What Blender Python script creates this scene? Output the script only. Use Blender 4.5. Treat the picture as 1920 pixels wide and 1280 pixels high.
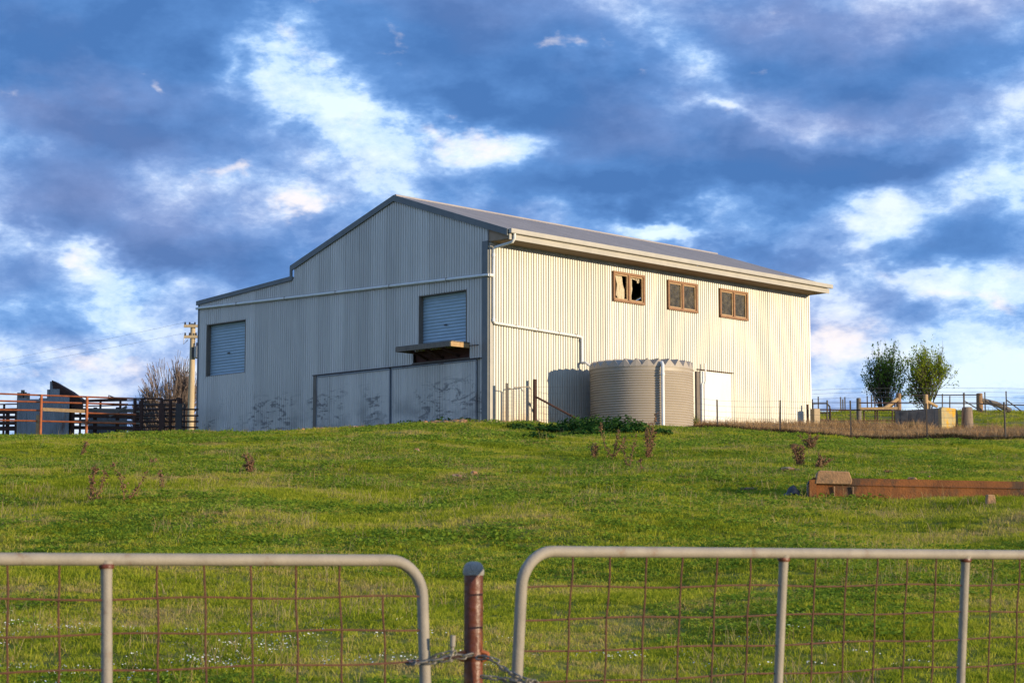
import bpy, bmesh, math, random
import numpy as np
from mathutils import Vector, Matrix
R_ = math.radians
rnd = random.Random(7)
nrng = np.random.default_rng(11)
for o in list(bpy.data.objects): bpy.data.objects.remove(o)
scene = bpy.context.scene
C = scene.collection

# ------------------------------------------------------------------ camera
F = 3710.0                                   # focal length in photo pixels (1920 wide)
PITCH = math.atan(430 / F)
cam = bpy.data.cameras.new('camera'); camo = bpy.data.objects.new('camera', cam); C.objects.link(camo)
cam.sensor_width = 36; cam.lens = F / 1920 * 36; cam.clip_end = 6000; cam.clip_start = 0.1
camo.location = (0, 0, 0); camo.rotation_euler = (math.pi / 2 + PITCH, 0, 0)
cam.dof.use_dof = True; cam.dof.focus_distance = 62; cam.dof.aperture_fstop = 11
scene.camera = camo
scene.view_settings.view_transform = 'Standard'; scene.view_settings.look = 'None'
scene.view_settings.gamma = 1; scene.view_settings.use_curve_mapping = False
scene.view_settings.exposure = 0.38
scene.render.engine = 'CYCLES'
cy = scene.cycles; cy.max_bounces = 4; cy.diffuse_bounces = 2; cy.glossy_bounces = 2; cy.transmission_bounces = 2; cy.transparent_max_bounces = 6; cy.caustics_reflective = False; cy.caustics_refractive = False

def ray(px, py):
    x = (px - 960) / F; y = (640 - py) / F
    c, s = math.cos(PITCH), math.sin(PITCH)
    return Vector((x, c - s * y, s + c * y))
def at(px, py, Y):                            # point of a photo pixel's line of sight at forward distance Y
    r = ray(px, py); return r * (Y / r.y)

# ------------------------------------------------------------------ sun and sky
SUN_AZ, SUN_EL = R_(119.5), R_(7.5)           # azimuth clockwise from +Y
sdir = Vector((math.sin(SUN_AZ) * math.cos(SUN_EL), math.cos(SUN_AZ) * math.cos(SUN_EL), math.sin(SUN_EL)))
sun = bpy.data.lights.new('sun', 'SUN'); suno = bpy.data.objects.new('sun', sun); C.objects.link(suno)
sun.energy = 4.4; sun.angle = R_(0.6); sun.color = (1.0, 0.83, 0.57)
suno.rotation_euler = sdir.to_track_quat('Z', 'Y').to_euler(); suno.location = (40, -30, 30)

world = bpy.data.worlds.new('World'); scene.world = world; world.use_nodes = True
world.cycles.sampling_method = 'MANUAL'; world.cycles.sample_map_resolution = 256
def build_world():
    nt = world.node_tree; nt.nodes.clear(); N = nt.nodes; Lk = nt.links
    def val(x):
        return x
    def M(op, a, b=None, c=None):
        n = N.new('ShaderNodeMath'); n.operation = op
        for i, v in enumerate((a, b, c)):
            if v is None: continue
            if isinstance(v, (int, float)): n.inputs[i].default_value = v
            else: Lk.new(v, n.inputs[i])
        return n.outputs[0]
    def noise(vec, scale, detail, rough, dist=0, off=(0, 0, 0), lac=2.0):
        mp = N.new('ShaderNodeMapping'); mp.inputs['Location'].default_value = off
        Lk.new(vec, mp.inputs[0])
        n = N.new('ShaderNodeTexNoise'); n.inputs['Scale'].default_value = scale
        n.inputs['Detail'].default_value = detail; n.inputs['Roughness'].default_value = rough
        n.inputs['Distortion'].default_value = dist; n.inputs['Lacunarity'].default_value = lac
        Lk.new(mp.outputs[0], n.inputs['Vector']); return n.outputs[0]
    def ramp(f, stops):
        n = N.new('ShaderNodeValToRGB'); e = n.color_ramp.elements
        while len(e) < len(stops): e.new(0.5)
        for k, (p, c) in enumerate(stops):
            e[k].position = p; e[k].color = (*c, 1)
        n.color_ramp.interpolation = 'EASE' if len(stops) == 2 else 'LINEAR'
        Lk.new(f, n.inputs[0]); return n.outputs[0]
    def mix(f, a, b):
        n = N.new('ShaderNodeMix'); n.data_type = 'RGBA'
        if isinstance(f, (int, float)): n.inputs[0].default_value = f
        else: Lk.new(f, n.inputs[0])
        for s, v in ((6, a), (7, b)):
            if isinstance(v, tuple): n.inputs[s].default_value = (*v, 1)
            else: Lk.new(v, n.inputs[s])
        return n.outputs[2]
    def srgb(r, g, b): return tuple(((v / 255 + .055) / 1.055) ** 2.4 for v in (r, g, b))
    sky = N.new('ShaderNodeTexSky'); sky.sky_type = 'NISHITA'; sky.sun_disc = False
    sky.sun_elevation = SUN_EL; sky.sun_rotation = SUN_AZ
    tc = N.new('ShaderNodeTexCoord'); vec = tc.outputs['Generated']
    sep = N.new('ShaderNodeSeparateXYZ'); Lk.new(vec, sep.inputs[0])
    X, Y, Z = sep.outputs
    az = M('ARCTAN2', X, Y); el = M('ARCSINE', Z)
    st = N.new('ShaderNodeVectorMath'); st.operation = 'MULTIPLY'; st.inputs[1].default_value = (1, 1, 1.9)
    Lk.new(vec, st.inputs[0]); V = st.outputs[0]
    # cloud banks, placed by azimuth and elevation (unit: 1/3710 rad; column 960 is straight ahead, row 1070 is eye level)
    cmb = N.new('ShaderNodeCombineXYZ'); Lk.new(az, cmb.inputs[0]); Lk.new(el, cmb.inputs[1])
    wn = N.new('ShaderNodeTexNoise'); wn.inputs['Scale'].default_value = 12; wn.inputs['Detail'].default_value = 5; wn.inputs['Roughness'].default_value = .62; Lk.new(V, wn.inputs['Vector'])
    def VM(op, x, y, z=None):
        n = N.new('ShaderNodeVectorMath'); n.operation = op
        for i, v in enumerate((x, y, z)):
            if v is None: continue
            if isinstance(v, tuple): n.inputs[i].default_value = v
            else: Lk.new(v, n.inputs[i])
        return n
    wv = VM('SUBTRACT', wn.outputs['Color'], (.5, .5, .5)).outputs[0]
    pos = VM('MULTIPLY_ADD', wv, (.10, .065, 0), cmb.outputs[0]).outputs[0]
    def blobs(lst):
        tot = None
        for (px, py, sx, sy, w, sl) in lst:
            a = (px - 960) / F; e = (1070 - py) / F; an = -math.atan(sl)
            if sl:
                mp = N.new('ShaderNodeMapping'); mp.vector_type = 'TEXTURE'; mp.inputs['Location'].default_value = (a, e, 0); mp.inputs['Rotation'].default_value = (0, 0, an); mp.inputs['Scale'].default_value = (sx / F, sy / F, 1)
                Lk.new(pos, mp.inputs[0]); q = mp.outputs[0]
            else: q = VM('MULTIPLY_ADD', pos, (F / sx, F / sy, 0), (-a * F / sx, -e * F / sy, 0)).outputs[0]
            g = M('POWER', .3679, VM('DOT_PRODUCT', q, q).outputs['Value'])
            tot = M('MULTIPLY_ADD', g, w, tot if tot is not None else 0.0)
        return tot
    thick = blobs([(130, 80, 340, 105, .34, 0), (390, 150, 90, 70, .22, 0), (880, 205, 170, 55, .34, .2), (890, 50, 210, 80, .20, 0), (660, 120, 90, 60, .16, 0), (220, 262, 150, 45, .26, 0),
                   (250, 420, 380, 60, .20, .08), (420, 495, 300, 32, .26, .12), (1330, 300, 420, 60, .20, .12), (1180, 368, 320, 40, .36, .04), (1650, 330, 330, 40, .28, 0),
                   (1620, 130, 420, 60, .20, 0), (1110, 190, 110, 55, .24, 0), (1440, 468, 190, 26, .26, .1), (120, 640, 200, 30, .12, 0), (1700, 480, 160, 40, .16, 0), (1850, 440, 120, 40, .10, 0), (1660, 560, 60, 20, .1, 0),
                   (535, 120, 95, 60, -0.331, .2), (600, 225, 220, 38, -0.245, .3), (700, 320, 130, 40, -0.158, .5), (850, 275, 90, 45, -0.173, 0), (1290, 120, 150, 42, -0.216, .8),
                   (1395, 222, 60, 16, -0.216, .2), (1630, 400, 60, 55, -0.245, 0), (1260, 425, 110, 24, -0.331, .15), (1780, 560, 150, 50, -0.216, .3), (1570, 600, 80, 130, -0.245, 0),
                   (130, 510, 150, 30, -0.216, .3), (230, 590, 60, 40, -0.144, .4), (540, 395, 60, 35, -0.173, 0), (1750, 700, 260, 60, -0.144, 0), (1080, 115, 50, 28, -0.144, 0), (150, 700, 300, 45, -0.072, 0), (965, 285, 40, 40, -0.173, 0)])
    n1 = noise(V, 8.0, 6, .52, 0, (2.3, 0.4, 0.2)); n1b = noise(V, 8.0, 3, .52, 0, (2.3, 0.4, 0.24)); n2 = noise(V, 24.0, 8, .66, .12, (0, 4.4, 1.2))
    T = M('MULTIPLY_ADD', M('SUBTRACT', n1, .5), .75, M('ADD', thick, .50))
    n5 = noise(V, 17.0, 7, .63, .1, (8, 1.4, 3.2)); T = M('MULTIPLY_ADD', M('SUBTRACT', n5, .5), .62, T); T = M('MULTIPLY_ADD', M('SUBTRACT', n1b, n1), .7, T)
    hz = N.new('ShaderNodeMapRange'); Lk.new(el, hz.inputs[0])
    for i, v in ((1, .15), (2, .06), (3, 0), (4, -.12)): hz.inputs[i].default_value = v
    T = M('ADD', T, hz.outputs[0])
    thin = N.new('ShaderNodeMapRange'); Lk.new(T, thin.inputs[0])
    for i, v in ((1, .75), (2, .35), (3, .22), (4, .85)): thin.inputs[i].default_value = v
    T = M('MULTIPLY_ADD', M('SUBTRACT', n2, .5), thin.outputs[0], T)
    cl = ramp(T, [(.20, srgb(212, 230, 246)), (.34, srgb(184, 210, 240)), (.41, srgb(146, 182, 228)), (.49, srgb(112, 154, 210)), (.60, srgb(86, 131, 191)), (.82, srgb(66, 109, 168))])
    cl2 = ramp(T, [(.20, srgb(226, 226, 236)), (.34, srgb(200, 206, 228)), (.41, srgb(174, 183, 214)), (.49, srgb(148, 162, 202)), (.60, srgb(121, 139, 186)), (.82, srgb(94, 115, 164))])
    lav = blobs([(80, 230, 130, 60, .6, 0), (420, 390, 380, 70, .5, 0), (1600, 40, 380, 60, .5, 0), (1600, 220, 300, 60, .6, 0), (1200, 250, 180, 50, .3, 0), (200, 700, 300, 60, .5, 0), (1560, 660, 120, 80, .5, 0),
                 (250, 110, 320, 90, -.6, 0), (1150, 370, 260, 50, -.6, 0), (870, 210, 140, 50, -.4, 0)])
    nl = noise(V, 7.0, 3, .5, 0, (7, 3, 5))
    rel = M('MULTIPLY', M('SUBTRACT', n1, n1b), 1.6)
    lavf = N.new('ShaderNodeClamp'); Lk.new(M('ADD', lav, M('ADD', M('MULTIPLY_ADD', M('SUBTRACT', nl, .5), 1.6, .15), rel)), lavf.inputs[0])
    col = mix(lavf.outputs[0], cl, cl2)
    # sunlit puffs: warm white crests where the cloud breaks up
    puff = blobs([(850, 270, 80, 42, .34, 0), (430, 315, 50, 22, .36, 0), (540, 398, 50, 26, .34, 0), (300, 185, 45, 20, .32, .9), (40, 205, 90, 30, .20, 0), (1075, 112, 60, 28, .30, 0), (745, 100, 30, 35, .24, 0),
                  (1560, 665, 75, 50, .42, 0), (130, 515, 60, 18, .26, .3), (1500, 175, 90, 30, .22, .3), (1190, 175, 50, 18, .24, .5), (200, 690, 160, 28, .16, 0), (590, 8, 30, 20, .22, 0), (1830, 590, 80, 22, .24, .3), (1430, 120, 60, 40, .1, .8)])
    n3 = noise(V, 34.0, 6, .62, .1, (5, 2, 9))
    pf = M('ADD', M('MULTIPLY_ADD', M('SUBTRACT', n3, .5), .95, M('MULTIPLY', puff, .9)), M('MULTIPLY', M('SUBTRACT', .46, T), .30))
    mr = N.new('ShaderNodeMapRange'); mr.interpolation_type = 'SMOOTHSTEP'
    for i, v in ((1, .10), (2, .50), (3, 0), (4, .9)): mr.inputs[i].default_value = v
    Lk.new(pf, mr.inputs[0])
    col = mix(mr.outputs[0], col, srgb(238, 228, 226))
    sc = N.new('ShaderNodeVectorMath'); sc.operation = 'SCALE'; sc.inputs['Scale'].default_value = 10.0; Lk.new(col, sc.inputs[0])
    fin = mix(.97, sky.outputs[0], sc.outputs[0])
    bg = N.new('ShaderNodeBackground'); bg.inputs['Strength'].default_value = 0.1
    out = N.new('ShaderNodeOutputWorld'); Lk.new(fin, bg.inputs[0]); Lk.new(bg.outputs[0], out.inputs[0])
build_world()

# ------------------------------------------------------------------ materials
MATS = {}
def nodes_of(m):
    m.use_nodes = True; nt = m.node_tree; return nt, nt.nodes, nt.links
def pmat(name, c1, c2=None, rough=.7, metal=0, scale=6, detail=5, stretch=(1, 1, 1), bump=0, bscale=40, c3=None, s3=1.5, lo=.35, hi=.65, coord='Object', spec=.5, t3=(.5, .62)):
    """Principled with two noise-mixed colours, an optional third in patches and fine bump."""
    if name in MATS: return MATS[name]
    m = bpy.data.materials.new(name); nt, N, Lk = nodes_of(m)
    b = N['Principled BSDF']; b.inputs['Roughness'].default_value = rough; b.inputs['Metallic'].default_value = metal
    b.inputs['Specular IOR Level'].default_value = spec
    tc = N.new('ShaderNodeTexCoord'); mp = N.new('ShaderNodeMapping'); mp.inputs['Scale'].default_value = stretch
    Lk.new(tc.outputs[coord], mp.inputs[0])
    def rampn(src, stops):
        r = N.new('ShaderNodeValToRGB'); e = r.color_ramp.elements
        for k, (p, c) in enumerate(stops): e[k].position = p; e[k].color = (*c, 1)
        Lk.new(src, r.inputs[0]); return r.outputs[0]
    if c2 is None: c2 = tuple(v * .8 for v in c1)
    n = N.new('ShaderNodeTexNoise'); n.inputs['Scale'].default_value = scale; n.inputs['Detail'].default_value = detail; n.inputs['Roughness'].default_value = .62
    Lk.new(mp.outputs[0], n.inputs['Vector'])
    col = rampn(n.outputs[0], [(lo, c1), (hi, c2)])
    if c3 is not None:
        n3 = N.new('ShaderNodeTexNoise'); n3.inputs['Scale'].default_value = s3; n3.inputs['Detail'].default_value = 7; n3.inputs['Roughness'].default_value = .68
        Lk.new(mp.outputs[0], n3.inputs['Vector'])
        f = rampn(n3.outputs[0], [(t3[0], (0, 0, 0)), (t3[1], (1, 1, 1))])
        mx = N.new('ShaderNodeMix'); mx.data_type = 'RGBA'; Lk.new(f, mx.inputs[0]); Lk.new(col, mx.inputs[6]); mx.inputs[7].default_value = (*c3, 1); col = mx.outputs[2]
    Lk.new(col, b.inputs['Base Color'])
    if bump:
        nb = N.new('ShaderNodeTexNoise'); nb.inputs['Scale'].default_value = bscale; nb.inputs['Detail'].default_value = 6
        Lk.new(tc.outputs[coord], nb.inputs['Vector'])
        bp = N.new('ShaderNodeBump'); bp.inputs['Strength'].default_value = bump; bp.inputs['Distance'].default_value = .02
        Lk.new(nb.outputs[0], bp.inputs['Height']); Lk.new(bp.outputs[0], b.inputs['Normal'])
    MATS[name] = m; return m

def wall_mat(name, base, scuff):
    """Weathered zinc-alloy sheet: tint differs a little from sheet to sheet, rain streaks, cattle scuffs low down."""
    m = bpy.data.materials.new(name); nt, N, Lk = nodes_of(m); b = N['Principled BSDF']
    b.inputs['Roughness'].default_value = .42; b.inputs['Metallic'].default_value = .35
    tc = N.new('ShaderNodeTexCoord'); oi = N.new('ShaderNodeObjectInfo')
    def noise(scale, stretch, detail=5, rough=.6, dist=0):
        mp = N.new('ShaderNodeMapping'); mp.inputs['Scale'].default_value = stretch; Lk.new(tc.outputs['Object'], mp.inputs[0])
        n = N.new('ShaderNodeTexNoise'); n.inputs['Scale'].default_value = scale; n.inputs['Detail'].default_value = detail; n.inputs['Roughness'].default_value = rough; n.inputs['Distortion'].default_value = dist
        Lk.new(mp.outputs[0], n.inputs['Vector']); return n.outputs[0]
    def M(op, a, c=None):
        n = N.new('ShaderNodeMath'); n.operation = op
        for i, v in enumerate((a, c)):
            if v is None: continue
            if isinstance(v, (int, float)): n.inputs[i].default_value = v
            else: Lk.new(v, n.inputs[i])
        return n.outputs[0]
    def rmp(v, a, c, d=0., e=1.):
        n = N.new('ShaderNodeMapRange'); n.interpolation_type = 'SMOOTHSTEP'
        for i, q in ((1, a), (2, c), (3, d), (4, e)): n.inputs[i].default_value = q
        Lk.new(v, n.inputs[0]); return n.outputs[0]
    streak = noise(3.0, (3, 3, .12), 5); fine = noise(26, (1, 1, .05), 3); blot = noise(1.1, (1, 1, .6), 4)
    v = M('ADD', M('MULTIPLY', M('SUBTRACT', streak, .5), .40), M('MULTIPLY', M('SUBTRACT', fine, .5), .22))
    v = M('ADD', v, M('MULTIPLY', M('SUBTRACT', oi.outputs['Random'], .5), .20))
    v = M('ADD', v, M('MULTIPLY', M('SUBTRACT', blot, .5), .20)); v = M('ADD', v, 1.0)
    sc = N.new('ShaderNodeVectorMath'); sc.operation = 'SCALE'; sc.inputs[0].default_value = base; Lk.new(v, sc.inputs['Scale'])
    col = sc.outputs[0]
    if scuff:
        sep = N.new('ShaderNodeSeparateXYZ'); Lk.new(tc.outputs['Object'], sep.inputs[0])
        band = M('MULTIPLY', rmp(sep.outputs[2], 7.05, 6.3), rmp(sep.outputs[2], 5.0, 5.7, .45, 1))
        a = noise(1.15, (1, 1, 3.0), 7, .70, 1.8); c = noise(.55, (1, 1, 1), 3)
        msk = M('MULTIPLY', M('MULTIPLY', rmp(a, .50, .60), rmp(c, .38, .55)), band)
        haze_ = M('MULTIPLY', rmp(noise(.9, (1, 1, 1.6), 5), .40, .7, 0, .42), rmp(sep.outputs[2], 6.6, 5.6))
        msk = M('MAXIMUM', M('MULTIPLY', msk, .72), haze_)
        mx = N.new('ShaderNodeMix'); mx.data_type = 'RGBA'; Lk.new(msk, mx.inputs[0]); Lk.new(col, mx.inputs[6]); mx.inputs[7].default_value = (.07, .07, .075, 1); col = mx.outputs[2]
    else:
        sep = N.new('ShaderNodeSeparateXYZ'); Lk.new(tc.outputs['Object'], sep.inputs[0])
        f = M('MULTIPLY', rmp(sep.outputs[2], 6.3, 5.1), rmp(noise(1.6, (1, 1, .5), 5), .38, .62, .1, .8))
        mx = N.new('ShaderNodeMix'); mx.data_type = 'RGBA'; Lk.new(f, mx.inputs[0]); Lk.new(col, mx.inputs[6]); mx.inputs[7].default_value = (.40, .27, .15, 1); col = mx.outputs[2]
    Lk.new(col, b.inputs['Base Color'])
    MATS[name] = m; return m

def leaf_mat(name, cols, scale=.5, trans=.35, fine=9.0, rough=.6):
    """Foliage: colour from world position in broad patches plus fine variation; part of the light passes through."""
    m = bpy.data.materials.new(name); nt, N, Lk = nodes_of(m); N.remove(N['Principled BSDF'])
    g = N.new('ShaderNodeNewGeometry')
    def noise(s, d=4):
        n = N.new('ShaderNodeTexNoise'); n.inputs['Scale'].default_value = s; n.inputs['Detail'].default_value = d; Lk.new(g.outputs['Position'], n.inputs['Vector']); return n.outputs[0]
    a, b = noise(scale, 5), noise(fine, 3)
    ad = N.new('ShaderNodeMath'); ad.operation = 'MULTIPLY_ADD'; Lk.new(b, ad.inputs[0]); ad.inputs[1].default_value = .55; Lk.new(a, ad.inputs[2])
    oi = N.new('ShaderNodeObjectInfo'); a3 = N.new('ShaderNodeMath'); a3.operation = 'MULTIPLY_ADD'; Lk.new(oi.outputs['Random'], a3.inputs[0]); a3.inputs[1].default_value = .16; Lk.new(ad.outputs[0], a3.inputs[2])
    r = N.new('ShaderNodeValToRGB'); e = r.color_ramp.elements
    while len(e) < len(cols): e.new(.5)
    lo, hi = .68, 1.06
    mpn = N.new('ShaderNodeMapRange'); mpn.inputs[1].default_value = lo; mpn.inputs[2].default_value = hi; Lk.new(a3.outputs[0], mpn.inputs[0])
    for k, c in enumerate(cols): e[k].position = k / (len(cols) - 1); e[k].color = (*c, 1)
    Lk.new(mpn.outputs[0], r.inputs[0])
    d = N.new('ShaderNodeBsdfDiffuse'); t = N.new('ShaderNodeBsdfTranslucent'); Lk.new(r.outputs[0], d.inputs[0]); Lk.new(r.outputs[0], t.inputs[0])
    mx = N.new('ShaderNodeMixShader'); mx.inputs[0].default_value = trans; Lk.new(d.outputs[0], mx.inputs[1]); Lk.new(t.outputs[0], mx.inputs[2])
    Lk.new(mx.outputs[0], N['Material Output'].inputs[0]); MATS[name] = m; return m

gable_m = wall_mat('gable_sheet', (.54, .505, .45), True)
side_m = wall_mat('side_sheet', (.445, .42, .355), False)
trim_m = pmat('slate_trim', (.135, .145, .145), (.11, .118, .12), rough=.45, scale=3)
gutter_m = pmat('gutter_and_lit_flashing', (.44, .40, .34), (.38, .35, .30), rough=.5, scale=2.5)
soffit_m = pmat('soffit', (.36, .25, .17), (.30, .21, .14), rough=.8, scale=3)
roof_m = pmat('roof_sheet', (.40, .345, .31), (.34, .295, .27), rough=.55, metal=.05, scale=1.2, stretch=(1, .3, 1))
pvc_m = pmat('white_pvc', (.74, .73, .70), (.66, .64, .60), rough=.4, scale=4)
shutter_m = pmat('roller_blue', (.36, .47, .54), (.31, .41, .48), rough=.45, scale=2, stretch=(1, 1, 3), metal=.1)
timber_g = pmat('grey_timber', (.22, .18, .14), (.13, .11, .09), rough=.85, scale=5, stretch=(8, 8, .7), bump=.4)
timber_y = pmat('pale_timber', (.48, .32, .16), (.36, .22, .10), rough=.8, scale=5, stretch=(3, 3, 3), bump=.3)
winframe_m = pmat('window_timber', (.23, .11, .05), (.30, .155, .075), rough=.7, scale=8, stretch=(1, 1, 1))
winsash_m = pmat('sash_timber', (.50, .34, .18), (.38, .22, .11), rough=.7, scale=8)
dark_m = pmat('dark_interior', (.03, .025, .022), (.02, .018, .016), rough=.9)
redbrown_m = pmat('stained_board', (.10, .035, .02), (.06, .02, .014), rough=.8)
curtain_m = pmat('curtain_cloth', (.62, .52, .36), (.50, .40, .27), rough=.9, scale=12)
whitedoor_m = pmat('white_sheet', (.80, .78, .72), (.74, .71, .64), rough=.45, scale=1.2, stretch=(1, 1, .4))
tank_m = pmat('beige_tank', (.40, .335, .26), (.36, .30, .235), rough=.5, scale=1.5)
rust_m = pmat('rust_paint', (.15, .035, .012), (.085, .022, .009), rough=.42, scale=9, c3=(.34, .12, .03), s3=5, bump=.25, t3=(.55, .68))
rustshade_m = pmat('rust_and_shade', (.075, .03, .018), (.045, .02, .014), rough=.8, scale=12)  # dark rust; on the yard rails it also stands in for barn shade
rustwire_m = pmat('rust_wire', (.13, .042, .02), (.075, .026, .014), rough=.75, scale=30)
orange_m = pmat('orange_rust', (.42, .115, .03), (.28, .07, .02), rough=.7, scale=6)
galv_m = pmat('aged_galvanised', (.30, .255, .20), (.235, .20, .16), rough=.68, metal=0, scale=14, c3=(.20, .105, .05), s3=7, t3=(.58, .72), bump=.12, bscale=120)
galvcap_m = pmat('cast_cap', (.34, .31, .27), (.25, .23, .20), rough=.6, metal=.2, scale=60, bump=.5, bscale=150)
chain_m = pmat('chain_steel', (.26, .24, .21), (.17, .14, .11), rough=.5, metal=.55, scale=50)
steel_m = pmat('black_steel', (.035, .03, .028), (.06, .04, .03), rough=.6, scale=14)
wire_m = pmat('fence_wire', (.20, .18, .17), (.14, .12, .11), rough=.5, metal=.4)
conc_m = pmat('old_concrete', (.26, .23, .19), (.19, .17, .145), rough=.9, scale=6, bump=.5, c3=(.12, .11, .10), s3=2.5)
conc_warm = pmat('tan_concrete', (.42, .235, .11), (.33, .18, .085), rough=.9, scale=9, bump=.5, c3=(.18, .12, .07), s3=4)
lichen_m = pmat('lichen_concrete', (.42, .34, .17), (.34, .27, .14), rough=.9, scale=5, c3=(.55, .30, .02), s3=1.1, bump=.4, t3=(.50, .56))
trough_m = pmat('stained_trough', (.29, .10, .022), (.17, .06, .016), rough=.9, scale=5, stretch=(1, 1, .5), c3=(.09, .05, .025), s3=3, bump=.5)
oldiron_m = pmat('old_iron', (.27, .29, .31), (.20, .215, .23), rough=.55, metal=.2, scale=3, stretch=(1, 1, .3), c3=(.12, .075, .06), s3=2, t3=(.55, .72))
pole_m = pmat('pole_timber', (.52, .40, .24), (.42, .31, .18), rough=.85, scale=5, stretch=(4, 4, .4))
ceram_m = pmat('insulator', (.04, .03, .03), rough=.3)
trafo_m = pmat('transformer_paint', (.50, .46, .40), rough=.5)
bark_m = pmat('bark', (.09, .065, .045), (.055, .04, .03), rough=.9, scale=14)
twig_m = pmat('bare_twigs', (.21, .15, .115), (.15, .105, .08), rough=.9, scale=8)
black_m = pmat('black_plastic', (.012, .012, .014), (.02, .02, .022), rough=.35, scale=12)
weed_m = pmat('dead_weed', (.24, .125, .06), (.15, .08, .045), rough=.95, scale=12)
rock_m = pmat('field_rock', (.42, .20, .085), (.30, .15, .075), rough=.95, scale=5, bump=.6, c3=(.34, .28, .20), s3=2)
grass_m = leaf_mat('pasture_blades', [(.22, .275, .02), (.32, .36, .027), (.42, .43, .04), (.48, .44, .07), (.49, .37, .15)], .55, .45)
clover_m = leaf_mat('clover_leaves', [(.16, .25, .025), (.22, .31, .034), (.28, .36, .045)], .8, .4)
straw_m = leaf_mat('dry_stalks', [(.30, .24, .10), (.40, .32, .15), (.34, .22, .11)], 1.0, .2)
dry_m = leaf_mat('dry_grass', [(.34, .20, .095), (.46, .29, .14), (.52, .35, .18), (.36, .215, .12)], .9, .25)
darkgrass_m = leaf_mat('dark_grass', [(.055, .04, .025), (.09, .065, .035), (.05, .06, .02)], 1.2, .15)
mallow_m = leaf_mat('mallow_leaves', [(.02, .06, .012), (.035, .09, .02), (.07, .13, .03)], 2.0, .3)
tuft_m = leaf_mat('green_tuft', [(.05, .14, .01), (.09, .20, .015), (.15, .24, .025)], 3.0, .35)
treeL_m = leaf_mat('tree_leaves_dark', [(.08, .16, .018), (.13, .22, .026), (.19, .27, .034)], 1.5, .45)
treeR_m = leaf_mat('tree_leaves_light', [(.17, .24, .018), (.26, .33, .026), (.34, .38, .036)], 1.5, .45)  # leaf colour lightened as if this tree caught more sun
petal_m = pmat('white_petals', (.78, .78, .72), (.7, .7, .66), rough=.8)

def glass_mat(name, dust):
    m = bpy.data.materials.new(name); nt, N, Lk = nodes_of(m); N.remove(N['Principled BSDF'])
    tr = N.new('ShaderNodeBsdfTransparent'); tr.inputs[0].default_value = (.72, .74, .72, 1)
    gl = N.new('ShaderNodeBsdfGlossy'); gl.inputs['Roughness'].default_value = .06
    fr = N.new('ShaderNodeFresnel'); fr.inputs[0].default_value = 1.5
    m1 = N.new('ShaderNodeMixShader'); Lk.new(fr.outputs[0], m1.inputs[0]); Lk.new(tr.outputs[0], m1.inputs[1]); Lk.new(gl.outputs[0], m1.inputs[2])
    d = N.new('ShaderNodeBsdfDiffuse'); d.inputs[0].default_value = (.30, .25, .17, 1)
    tc = N.new('ShaderNodeTexCoord'); n = N.new('ShaderNodeTexNoise'); n.inputs['Scale'].default_value = 4.5; n.inputs['Detail'].default_value = 8; n.inputs['Roughness'].default_value = .72
    Lk.new(tc.outputs['Object'], n.inputs['Vector'])
    r = N.new('ShaderNodeMapRange'); r.inputs[1].default_value = .42; r.inputs[2].default_value = .72; r.inputs[3].default_value = dust * .25; r.inputs[4].default_value = dust
    Lk.new(n.outputs[0], r.inputs[0])
    m2 = N.new('ShaderNodeMixShader'); Lk.new(r.outputs[0], m2.inputs[0]); Lk.new(m1.outputs[0], m2.inputs[1]); Lk.new(d.outputs[0], m2.inputs[2])
    Lk.new(m2.outputs[0], N['Material Output'].inputs[0]); MATS[name] = m; return m
glass_m = glass_mat('dusty_glass', .36)

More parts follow.
